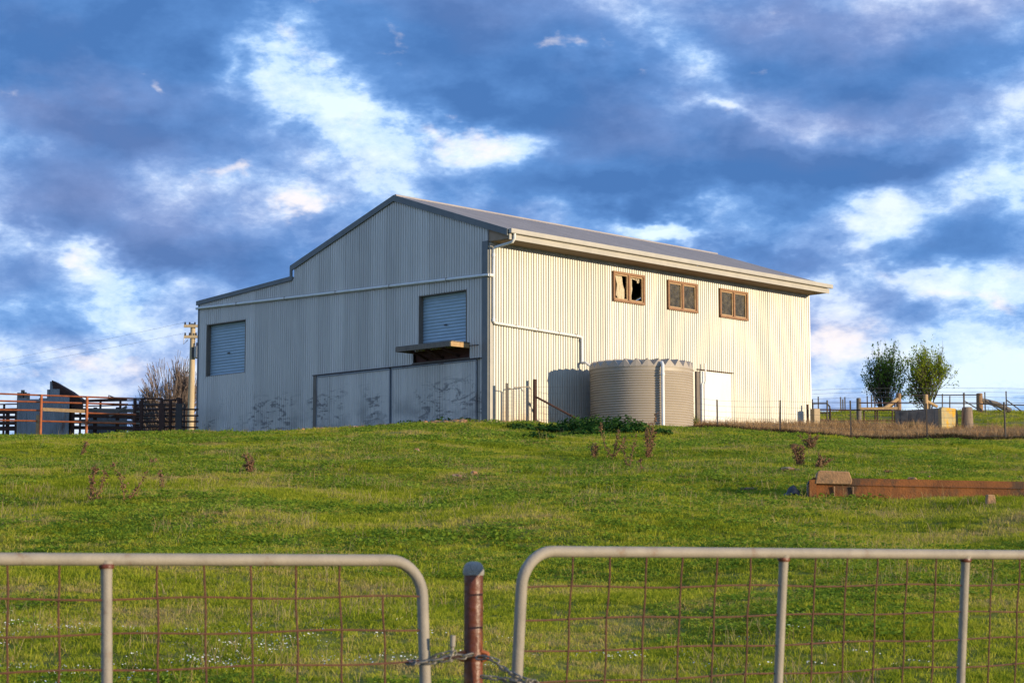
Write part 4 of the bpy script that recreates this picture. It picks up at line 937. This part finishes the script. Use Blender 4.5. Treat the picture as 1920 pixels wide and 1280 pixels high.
for a in (.4, 1.9, 3.6): MB().tube([(.24 * math.cos(a), .24 * math.sin(a), -.1), (.215 * math.cos(a + .3), .215 * math.sin(a + .3), .9)], .018, 5).build('split', bark_m, o)
cbk = gat(1529, 80.6); o = thing('concrete_post', cbk, 'short squared tan concrete post at the far corner of the barn', 'post', rz=.5)
MB().box((0, 0, .30), (.30, .26, 1.0)).build('shaft', pmat('pale_concrete', (.46, .35, .22), (.38, .28, .17), rough=.9, scale=8, bump=.4), o, bevel=.015); MB().tube([(-.15, .3, -.2), (-.15, .3, 1.0)], .05, 8).build('pipe_stub', rustshade_m, o)
def tpost(px, top, Y, wd, label, mat=timber_g, name='timber_post'):
    b = gat(px, Y); h = at(px, top, Y).z - b.z; o = thing(name, b, label, 'post')
    MB().lathe([(wd / 2, -.3), (wd / 2 * .97, h * .5), (wd / 2 * .9, h - .02), (wd / 2 * .6, h)], 10).build('shaft', mat, o, True); return o, b, h
warm_post = pmat('warm_post', (.33, .19, .09), (.20, .12, .07), rough=.9, scale=5, stretch=(5, 5, .6), bump=.5)
o, b, h = tpost(1611, 746, 84, .22, 'split grey timber post at the end of the yard rail', timber_g)
o, b, h = tpost(1686, 737, 84, .24, 'orange-brown timber strainer post with a sloping log stay by the orchard trees', warm_post)
MB().tube([Vector((-.05, -.05, h - .25)), at(1655, 768, 83.6) - b], .085, 8).build('log_stay', timber_y, o, True)
o, b, h = tpost(1737, 739, 86, .22, 'pale timber post behind the concrete tank with a short stay', timber_y); 
MB().tube([Vector((.05, 0, h - .3)), at(1757, 762, 86.2) - b], .07, 8).build('log_stay', timber_y, o, True)
o, b, h = tpost(1838, 737, 96, .34, 'leaning brown strainer log on the crest with a long log stay', warm_post)
MB().tube([Vector((.1, 0, h - .35)), at(1868, 757, 96) - b, at(1895, 770, 96) - b], .13, 8).build('log_stay', timber_g, o, True)
def pipe_run(label, name, Y, rails, posts, mat, r=.035, cat='fence'):
    b = gat(posts[0][0], Y); o = thing(name, b, label, cat)
    for (xa, ya, xb, yb) in rails: MB().tube([at(xa, ya, Y) - b, at(xb, yb, Y) - b], r, 6).build('rail', mat, o, True)
    for (px, top) in posts:
        q = gat(px, Y); MB().tube([q - b - Vector((0, 0, .3)), at(px, top, Y) - b], r * 1.1, 6).build('post', mat, o, True)
    return o
pipe_run('dark pipe yard gate with rounded top rail at the barn corner', 'yard_gate', 86, [(1522, 756, 1550, 756), (1550, 756, 1556, 762), (1556, 762, 1556, 790), (1522, 774, 1556, 774), (1522, 787, 1556, 787)], [(1524, 756), (1551, 750)], steel_m, cat='gate')
pipe_run('dark pipe rail fence between the barn and the concrete tank', 'pipe_rail_fence', 82.5, [(1536, 768, 1690, 769), (1536, 789, 1690, 788), (1611, 755, 1690, 755)], [(1557, 766), (1620, 768), (1641, 768), (1645, 768), (1673, 768), (1678, 756)], rustshade_m, .03)
MB().bar(at(1613, 766, 82.3) - gat(1557, 82.5), at(1683, 765, 82.3) - gat(1557, 82.5), .08, .10).build('timber_rail', timber_y, C.objects['pipe_rail_fence.001'])
pipe_run('thin pipe rails joining the strainer log to the pale timber post', 'pipe_rail_fence', 94, [(1690, 741, 1838, 740), (1690, 755, 1838, 756)], [(1767, 738), (1781, 742), (1808, 736)], steel_m, .028)
pipe_run('low pipe rail on the crest right of the leaning strainer log', 'pipe_rail_fence', 95, [(1838, 757, 2010, 762)], [(1930, 752), (1990, 754)], steel_m, .032)
def star(px, top, Y, stay, label, group=None):
    b = gat(px, Y); h = at(px, top, Y).z - b.z; o = thing('steel_picket', b, label, 'picket', group); picket(h).build('shaft', steel_m, o)
    if stay:
        e = gat(stay, Y); MB().tube([Vector((0, 0, h * .62)), e - b + Vector((0, 0, .02))], .028, 6).build('stay', steel_m, o)
for px, top in ((1524, 748), (1535, 743), (1577, 744), (1581, 748), (1585, 744), (1627, 742), (1635, 741), (1641, 744)): star(px, top, 97 + (px % 7) * .4, None, 'thin dark steel picket of the crest fence between barn and orchard trees', 'pickets on the crest')
for px, top, st, lab in ((1808, 736, 1846, 'steel picket with diagonal stay left of the leaning strainer log'), (1848, 735, 1884, 'steel picket with diagonal stay standing in front of the log stay'), (1888, 733, 1922, 'tall steel picket with diagonal stay at the end of the log stay')): star(px, top, 95.5, st, lab)
rear = thing('wire_strands', gat(1523, 98), 'fine fence wires strung along the crest behind the yards', 'wire')
for k, f in enumerate((.25, .5, .75, 1.0, 1.2)):
    pts = [gat(px, 98) + Vector((0, 0, f)) - rear.location for px in range(1523, 2010, 30)]; MB().tube(pts, .006, 4).build('wire', wire_m, rear)

# ------------------------------------------------------------------ vegetation protos and scatter
hid = bpy.data.collections.new('plant_protos')
def blade_clump(nb, rad, hmin, hmax, wd, seed, lean=.5, mat=grass_m, name='tuft'):
    r2 = random.Random(seed); m = MB()
    for k in range(nb):
        a = r2.uniform(0, 6.283); q = rad * math.sqrt(r2.random()); x, y = q * math.cos(a), q * math.sin(a); h = r2.uniform(hmin, hmax); d = r2.uniform(0, 6.283); ln = r2.uniform(.1, lean) * h * 1.6
        w = wd * r2.uniform(.7, 1.3); f = r2.uniform(0, 6.283); wx, wy = math.cos(f) * w / 2, math.sin(f) * w / 2; dx, dy = math.cos(d), math.sin(d); i = len(m.v)
        m.v += [(x - wx, y - wy, -.012), (x + wx, y + wy, -.012), (x + dx * ln * .35 + wx * .8, y + dy * ln * .35 + wy * .8, h * .6), (x + dx * ln * .35 - wx * .8, y + dy * ln * .35 - wy * .8, h * .6), (x + dx * ln, y + dy * ln, h * (1 - .25 * ln / h))]
        m.f += [(i, i + 1, i + 2, i + 3), (i + 3, i + 2, i + 4)]
    o = bpy.data.objects.new(name, m.mesh(name, mat, 'sheet')); return o
def clover_clump(nb, rad, seed, s=.022, mat=clover_m, zmax=.045, name='clover'):
    r2 = random.Random(seed); m = MB()
    for k in range(nb):
        a = r2.uniform(0, 6.283); q = rad * math.sqrt(r2.random()); p = Vector((q * math.cos(a), q * math.sin(a), r2.uniform(.005, zmax))); n = Vector((r2.gauss(0, .5), r2.gauss(0, .5), 1)).normalized()
        t1 = n.cross(Vector((r2.gauss(0, 1), r2.gauss(0, 1), .1))).normalized(); t2 = n.cross(t1); z = s * r2.uniform(.6, 1.3); i = len(m.v)
        m.v += [tuple(p - t1 * z * .5), tuple(p + t2 * z * .5), tuple(p + t1 * z * .5), tuple(p - t2 * z * .5)]; m.f.append((i, i + 1, i + 2, i + 3))
    return bpy.data.objects.new(name, m.mesh(name, mat, 'sheet'))
def scatter(name, pts, rotz, scl, idx, protos, label_kind='stuff', tilt=.08):
    col = bpy.data.collections.new(name + '_protos')
    for p in protos: col.objects.link(p)
    me = bpy.data.meshes.new(name); me.from_pydata(np.asarray(pts).tolist(), [], [])
    n = len(pts); rot = np.stack([nrng.normal(0, tilt, n), nrng.normal(0, tilt, n), rotz], 1).astype(np.float32)
    me.attributes.new('rot', 'FLOAT_VECTOR', 'POINT').data.foreach_set('vector', rot.ravel())
    me.attributes.new('scl', 'FLOAT_VECTOR', 'POINT').data.foreach_set('vector', np.asarray(scl, np.float32).ravel())
    me.attributes.new('pick', 'INT', 'POINT').data.foreach_set('value', np.asarray(idx, np.int32))
    o = link_mesh(name, me)
    ng = bpy.data.node_groups.new(name + '_nodes', 'GeometryNodeTree'); ng.interface.new_socket('Geometry', in_out='INPUT', socket_type='NodeSocketGeometry'); ng.interface.new_socket('Geometry', in_out='OUTPUT', socket_type='NodeSocketGeometry')
    N, Lk = ng.nodes, ng.links; gi = N.new('NodeGroupInput'); go = N.new('NodeGroupOutput'); ci = N.new('GeometryNodeCollectionInfo'); ci.inputs['Collection'].default_value = col; ci.inputs['Separate Children'].default_value = True; ci.inputs['Reset Children'].default_value = True
    ip = N.new('GeometryNodeInstanceOnPoints'); ip.inputs['Pick Instance'].default_value = True
    def na(nm, ty):
        a = N.new('GeometryNodeInputNamedAttribute'); a.data_type = ty; a.inputs['Name'].default_value = nm; return a.outputs['Attribute']
    Lk.new(gi.outputs[0], ip.inputs['Points']); Lk.new(ci.outputs[0], ip.inputs['Instance']); Lk.new(na('pick', 'INT'), ip.inputs['Instance Index'])
    Lk.new(na('rot', 'FLOAT_VECTOR'), ip.inputs['Rotation']); Lk.new(na('scl', 'FLOAT_VECTOR'), ip.inputs['Scale']); Lk.new(ip.outputs[0], go.inputs[0])
    md = o.modifiers.new('scatter', 'NODES'); md.node_group = ng; return kind(o, label_kind)
def wedge(n, y0, y1, margin=2.2, side=.275):
    Y = np.sqrt(nrng.uniform(y0 ** 2, y1 ** 2, n)); X = nrng.uniform(-1, 1, n) * (Y * side + margin); return X, Y
def inside_barn(X, Y, pad=.05):
    u, t = wall_coords(X, Y); return (u > -pad) & (u < LEN + pad) & (t > -pad) & (t < WID + pad)
def vnoise(X, Y, sc, seed):                       # smooth value noise 0..1
    r = np.random.default_rng(seed).random((64, 64)); x = X / sc; y = Y / sc; i = np.floor(x).astype(int); j = np.floor(y).astype(int); fx = x - i; fy = y - j; fx = fx * fx * (3 - 2 * fx); fy = fy * fy * (3 - 2 * fy)
    g = lambda a, b: r[a % 64, b % 64]
    return (g(i, j) * (1 - fx) + g(i + 1, j) * fx) * (1 - fy) + (g(i, j + 1) * (1 - fx) + g(i + 1, j + 1) * fx) * fy
def pts3(X, Y, dz=0): return np.stack([X, Y, gz(X, Y) + dz], 1)

# pasture grass
XS, YS, SC, IX = [], [], [], []
for (y0, y1, n, s0, npick) in ((8.5, 18, 17000, .75, (0, 4)), (18, 34, 34000, 1.0, (0, 4)), (34, 56, 42000, 1.35, (0, 4)), (56, 84, 28000, 1.8, (0, 4)), (84, 126, 9000, 2.8, (0, 4))):
    X, Y = wedge(n, y0, y1); k = ~inside_barn(X, Y); X, Y = X[k], Y[k]; d = vnoise(X, Y, 1.3, 1) * .6 + vnoise(X, Y, .45, 2) * .4; k = nrng.random(len(X)) < np.clip(.25 + d * 1.5, 0, 1); X, Y, d = X[k], Y[k], d[k]
    u, t = wall_coords(X, Y); k = ~(((u > -1.9 - .42 * np.clip(t, 0, 7)) & (u < .3) & (t > -2.2) & (t < 6.8) & (nrng.random(len(X)) < .7))); X, Y, d = X[k], Y[k], d[k]
    s = s0 * (.65 + .6 * d) * nrng.uniform(.75, 1.25, len(X)); XS.append(X); YS.append(Y); SC.append(np.stack([s, s, s * nrng.uniform(.7, 1.25, len(X)) * (.68 if s0 < 1.3 else .52)], 1)); IX.append(nrng.integers(*npick, len(X)))
X = np.concatenate(XS); Y = np.concatenate(YS)
protos = [blade_clump(46, .13, .025, .075, .0065, 1, .8), blade_clump(40, .12, .03, .09, .006, 2, .9), blade_clump(52, .15, .02, .06, .007, 3, .7), blade_clump(34, .10, .035, .10, .006, 4, .8)]
o = scatter('pasture_grass', pts3(X, Y), nrng.uniform(0, 6.28, len(X)), np.concatenate(SC), np.concatenate(IX), protos); tag(o, 'short green pasture grass covering the field and rise', 'grass')
# clover and broad leaves between the blades
XS, YS, SC = [], [], []
for (y0, y1, n, s0) in ((8.5, 20, 9000, .8), (20, 45, 15000, 1.2), (45, 75, 9000, 1.9)):
    X, Y = wedge(n, y0, y1); k = (~inside_barn(X, Y)) & (vnoise(X, Y, 2.1, 5) + .3 * vnoise(X, Y, .5, 6) > .62); X, Y = X[k], Y[k]; s = s0 * nrng.uniform(.6, 1.4, len(X)); XS.append(X); YS.append(Y); SC.append(np.stack([s, s, s], 1))
X = np.concatenate(XS); Y = np.concatenate(YS)
o = scatter('clover_patches', pts3(X, Y), nrng.uniform(0, 6.28, len(X)), np.concatenate(SC), nrng.integers(0, 2, len(X)), [clover_clump(46, .13, 1), clover_clump(38, .11, 2, .028)]); tag(o, 'low clover and broad-leaved herbs among the pasture grass', 'clover')
# dry stalks and thatch
XS, YS, SC = [], [], []
for (y0, y1, n, s0) in ((8.5, 20, 8500, .8), (20, 45, 13000, 1.05), (45, 70, 5000, 1.3)):
    X, Y = wedge(n, y0, y1); k = (~inside_barn(X, Y)) & (vnoise(X, Y, 1.7, 8) + .25 * nrng.random(len(X)) > .66); X, Y = X[k], Y[k]; s = s0 * nrng.uniform(.5, 1.3, len(X)); XS.append(X); YS.append(Y); SC.append(np.stack([s, s, s * nrng.uniform(.4, 1.2, len(X))], 1))
X = np.concatenate(XS); Y = np.concatenate(YS)
o = scatter('dry_stalks', pts3(X, Y), nrng.uniform(0, 6.28, len(X)), np.concatenate(SC), nrng.integers(0, 3, len(X)), [blade_clump(7, .10, .05, .17, .0045, 11, 1.1, straw_m, 'stalks'), blade_clump(12, .14, .01, .06, .005, 12, 2.6, straw_m, 'thatch'), blade_clump(4, .05, .12, .26, .004, 13, .6, straw_m, 'stalks')]); tag(o, 'thin straw-coloured dead stalks scattered through the pasture', 'dry grass')
# white daisies near the gates
def daisy(seed):
    m = MB(); r2 = random.Random(seed)
    for k in range(6):
        p = Vector((r2.uniform(-.08, .08), r2.uniform(-.08, .08), r2.uniform(.02, .06))); i = len(m.v); s = r2.uniform(.0035, .0065)
        for q in range(6): a = q * math.pi / 3; m.v.append((p.x + s * math.cos(a), p.y + s * math.sin(a) * .8, p.z + s * .5 * math.sin(a)))
        m.f.append(tuple(range(i, i + 6)))
    return bpy.data.objects.new('daisy', m.mesh('daisy', petal_m, 'sheet'))
X, Y = wedge(5200, 9.5, 16); pxl = X / Y * F + 960
w = np.where(pxl < 620, .75, .22) * (vnoise(X, Y, .9, 21) > .52) * np.clip((15.0 - Y) / 3, 0, 1); k = nrng.random(len(X)) < w; X, Y = X[k], Y[k]; s = nrng.uniform(.6, 1.2, len(X))
o = scatter('daisies', pts3(X, Y), nrng.uniform(0, 6.28, len(X)), np.stack([s, s, s], 1), nrng.integers(0, 2, len(X)), [daisy(1), daisy(2)]); tag(o, 'tiny white flowers sprinkled in the grass behind the gates', 'flowers')
# dry grass bank behind the wire fence
def strip(n, x0, x1, y0, y1):
    px = nrng.uniform(x0, x1, n); Y = nrng.uniform(y0, y1, n); X = (px - 960) / F * Y; k = ~inside_barn(X, Y); return X[k], Y[k]
X, Y = strip(9000, 1235, 2080, 70.9, 79.0); u, t = wall_coords(X, Y); k = (nrng.random(len(X)) < .35 + vnoise(X, Y, .8, 31) * .9) & (np.hypot(X - TC.x, Y - TC.y) > tr_ + .1); X, Y = X[k], Y[k]; s = nrng.uniform(.6, 1.35, len(X)) * (.55 + .9 * vnoise(X, Y, 2.2, 33))
o = scatter('dry_grass_bank', pts3(X, Y), nrng.uniform(0, 6.28, len(X)), np.stack([s, s, s], 1), nrng.integers(0, 3, len(X)), [blade_clump(34, .20, .10, .34, .012, 41, 1.0, dry_m), blade_clump(28, .22, .06, .24, .013, 42, 1.6, dry_m), blade_clump(22, .14, .18, .46, .010, 43, .8, dry_m)]); tag(o, 'tall straw-coloured dry grass on the bank behind the wire fence', 'dry grass')
X, Y = strip(4600, 1205, 2080, 69.2, 71.2); s = nrng.uniform(.8, 1.5, len(X)) * (.6 + .8 * vnoise(X, Y, 1.2, 35))  # band of darker grass clumps along the fence line
o = scatter('dark_grass_edge', pts3(X, Y), nrng.uniform(0, 6.28, len(X)), np.stack([s, s, s * .8], 1), nrng.integers(0, 2, len(X)), [blade_clump(30, .18, .06, .24, .014, 51, 1.3, darkgrass_m), blade_clump(26, .2, .04, .18, .015, 52, 1.6, darkgrass_m)]); tag(o, 'dark grass clumps along the foot of the wire fence', 'dry grass')
# leafy weeds in front of the small gate and tank, green tufts by the tank
def leafy(name, p, rx, ry, h, n, s, mat, label, group, seed):
    r2 = random.Random(seed); m = MB(); st = MB()
    for k in range(n):
        a = r2.uniform(0, 6.283); q = math.sqrt(r2.random()); f = r2.random() ** .6; x, y, z = rx * q * math.cos(a), ry * q * math.sin(a), h * f * (1 - .55 * q * q) * (1 + .25 * math.sin(5 * a + seed))
        pp = Vector((x, y, z)); nn = Vector((x / rx * .9 + r2.gauss(0, .4), y / ry * .9 + r2.gauss(0, .4), .8)).normalized(); t1 = nn.cross(Vector((r2.gauss(0, 1), r2.gauss(0, 1), .2))).normalized(); t2 = nn.cross(t1); w = s * r2.uniform(.5, 1.25); i = len(m.v)
        for q2 in range(6): a2 = q2 * math.pi / 3; m.v.append(tuple(pp + t1 * w * .5 * math.cos(a2) + t2 * w * .5 * math.sin(a2) + nn * w * .12 * (q2 % 2)))
        m.f.append(tuple(range(i, i + 6)))
        if k % 6 == 0: st.tube([Vector((x * .5, y * .5, -.03)), pp], .005, 3, cap=False)
    o = thing(name, p, label, 'weed', group); m.build('foliage', mat, o, 'sheet'); st.build('stems', mat, o); return o
for i, (px, py, rx, h, n) in enumerate([(970, 803, .55, .22, 260), (1008, 806, .6, .24, 300), (1045, 806, .5, .22, 240), (1082, 803, .7, .42, 520), (1125, 806, .7, .48, 560), (1165, 808, .65, .46, 520), (1192, 809, .5, .36, 320), (1105, 815, .6, .3, 340), (1010, 818, .45, .16, 160), (1240, 812, .35, .2, 120)]):
    p = gp(px, py + 4); leafy('mallow_weed', p, rx, rx * .8, h, n, .085, mallow_m, 'leafy dark green weed clump in front of the strainer post and tank', 'leafy weeds below the tank', i)
for i, (u_, t_, r_, h_) in enumerate([(-.35, .9, .35, .16), (-.4, 1.9, .45, .22), (-.45, 2.9, .4, .18), (-.4, 3.8, .5, .24), (-.5, 4.9, .4, .16), (-.6, 6.1, .35, .14)]):
    p = P0 + dR * u_ + dL * t_; p.z = g1(p.x, p.y); leafy('gable_weed', p, r_, r_ * .7, h_, 170, .08, tuft_m if i % 2 else mallow_m, 'low green weed growing against the foot of the sliding doors', 'weeds along the gable foot', 40 + i)
def tuft(px, Y, s, label):
    p = gat(px, Y); o = blade_clump(190, .30, .35, .85, .02, int(px), .5, tuft_m, 'grass_tuft'); C.objects.link(o); o.location = p; o.scale = (s, s, s); tag(o, label, 'grass tuft')
tuft(1294, 71.6, .85, 'tall bright green grass tuft between the tank and the white door'); tuft(1263, 70.9, .55, 'smaller yellow-green tuft at the right foot of the tank'); tuft(1711, 77.6, .62, 'bright green tuft in front of the grey concrete tank'); tuft(1402, 73.6, .3, 'low green tuft at the foot of the side wall')
# dead weeds
def dead_weed(px, py, h, lean, bushy, label, group=None):
    r2 = random.Random(int(px * 7)); p = gp(px, py); m = MB(); sd = MB(); o = thing('dead_weed', p, label, 'dead weed', group)
    for s in range(bushy):
        d = Vector((lean + r2.gauss(0, .28 if bushy > 1 else .05), r2.gauss(0, .25), 1)).normalized(); L = 1.25 * h * r2.uniform(.6, 1.05); q = Vector((r2.uniform(-.03, .03), r2.uniform(-.03, .03), -.03)); pts = [q.copy()]
        for k in range(5): d = (d + Vector((r2.gauss(0, .08), r2.gauss(0, .08), 0))).normalized(); q = q + d * L / 5; pts.append(q.copy())
        m.tube(pts, [.007, .007, .006, .005, .004, .002], 4)
        for k in range(int(11 + 60 * h)):
            j = r2.randint(1, 5); f = r2.random(); b = pts[j - 1].lerp(pts[j], f); e = b + Vector((r2.gauss(0, .022), r2.gauss(0, .022), r2.uniform(-.005, .045))); m.tube([b, e], .0022, 3, cap=False)
            for w in range(4):
                c = e + Vector((r2.gauss(0, .012), r2.gauss(0, .012), r2.gauss(0, .012))); z = r2.uniform(.007, .017); i = len(sd.v); a = Vector((r2.gauss(0, 1), r2.gauss(0, 1), r2.gauss(0, 1))).normalized() * z; bb = a.cross(Vector((r2.gauss(0, 1), r2.gauss(0, 1), 1))).normalized() * z; sd.v += [tuple(c - a), tuple(c + bb), tuple(c + a), tuple(c - bb)]; sd.f.append((i, i + 1, i + 2, i + 3))
    m.build('stems', weed_m, o); sd.build('seed_heads', weed_m, o, 'sheet'); return o
for a in [(149, 858, .42, .18, 2, 'upright dead brown weed standing in the grass below the orange fence post'),
          (172, 942, .55, .22, 3, 'tall leaning dead brown weed left of its twin in the open pasture'), (238, 942, .42, .30, 2, 'leaning dead brown weed right of its taller twin in the open pasture'),
          (309, 916, .32, -.05, 1, 'thin single-stemmed dead brown weed in the open pasture'), (205, 881, .22, .5, 1, 'short slanted dead stalk in the open pasture'), (283, 872, .12, .3, 3, 'low flattened dead weed in the open pasture'),
          (470, 889, .30, -.2, 7, 'bushy tangled dead brown weed below the left roller door'),
          (1113, 860, .26, .1, 5, 'short bushy dead weed left of a taller one below the leafy weeds'), (1147, 861, .75, 0, 3, 'tall dead brown weed standing before the leafy green weeds'), (1177, 878, .55, -.15, 2, 'thin crooked dead weed below the leafy green weeds'), (1216, 861, .75, .05, 6, 'broad branching dead weed standing right of the leafy green weeds'), (1200, 884, .2, 0, 1, 'tiny dead stalk below the branching weed'),
          (1519, 844, .35, .1, 8, 'clumped dead brown weed just below the dark fence foot'), (1502, 876, .40, -.1, 8, 'dense dead brown weed above the concrete float cover'), (1532, 881, .26, .6, 7, 'sprawling dead brown weed leaning right above the float cover'), (1660, 890, .10, .4, 3, 'small flattened dead weed behind the trough')]:
    dead_weed(*a)
# stones
def rock_mesh(seed):
    r2 = random.Random(seed); bm = bmesh.new(); bmesh.ops.create_icosphere(bm, subdivisions=2, radius=.5)
    sx, sy, sz = r2.uniform(.8, 1.3), r2.uniform(.6, 1), r2.uniform(.4, .75)
    for v in bm.verts:
        n = 1 + .22 * math.sin(v.co.x * 7 + seed) + .18 * math.sin(v.co.y * 9 + seed * 2) + .12 * math.sin(v.co.z * 11 + seed)
        v.co = Vector((round(v.co.x * n * 5) / 5 * .5 + v.co.x * n * .5, v.co.y * n, v.co.z * n)); v.co.x *= sx; v.co.y *= sy; v.co.z *= sz
    me = bpy.data.meshes.new('stone'); bm.to_mesh(me); bm.free(); me.materials.append(rock_m); return me
RM = [rock_mesh(s) for s in range(5)]
def stone(p, s, label, group, name='stone'):
    o = link_mesh(name, rnd.choice(RM)); o.location = p + Vector((0, 0, s * .12)); o.scale = (s, s, s * .62); o.rotation_euler = (rnd.uniform(-.3, .3), rnd.uniform(-.3, .3), rnd.uniform(0, 6.28)); tag(o, label, 'stone', group)
for k in range(64):
    t = 6.6 * rnd.random() ** 1.4 + .05; u = -.8 - .42 * t - abs(rnd.gauss(0, .7))
    p = P0 + dR * u + dL * t; p.z = g1(p.x, p.y); stone(p, rnd.uniform(.10, .36) * (1.25 if t < 3 else .9), 'orange-brown broken stone in the rubble along the foot of the barn gable', 'rubble along the gable foot')
for k in range(16):
    u = rnd.uniform(-.6, 2.4); v = rnd.uniform(.2, 1.4); p = P0 + dR * u - dL * v; p.z = g1(p.x, p.y); stone(p, rnd.uniform(.12, .4), 'flat reddish stone in the bare earth at the barn corner', 'stones at the barn corner')
for (px, py, s, lab) in [(890, 892, .26, 'flat grey-brown stone in mid pasture right of a reddish one'), (862, 897, .20, 'small reddish stone in mid pasture'), (783, 848, .22, 'orange stone in the pasture below the sliding doors'), (694, 902, .2, 'dark lump of earth in the pasture below the barn'), (1485, 886, .28, 'flat orange-brown slab beside the dense dead weed'), (1741, 900, .24, 'tan broken stone lying behind the trough'), (1711, 902, .18, 'pale grey stone lying behind the trough'), (1263, 854, .14, 'pale stone in the grass right of the branching weed'), (705, 867, .12, 'small grey stone in the grass below the sliding doors'), (1545, 829, .22, 'pale flat stone on the grass below the fence'), (1676, 831, .22, 'red-brown stone at the foot of the wire fence'), (1735, 828, .18, 'red-brown clod beside the second picket from the trough end')]:
    stone(gp(px, py), s, lab, None)
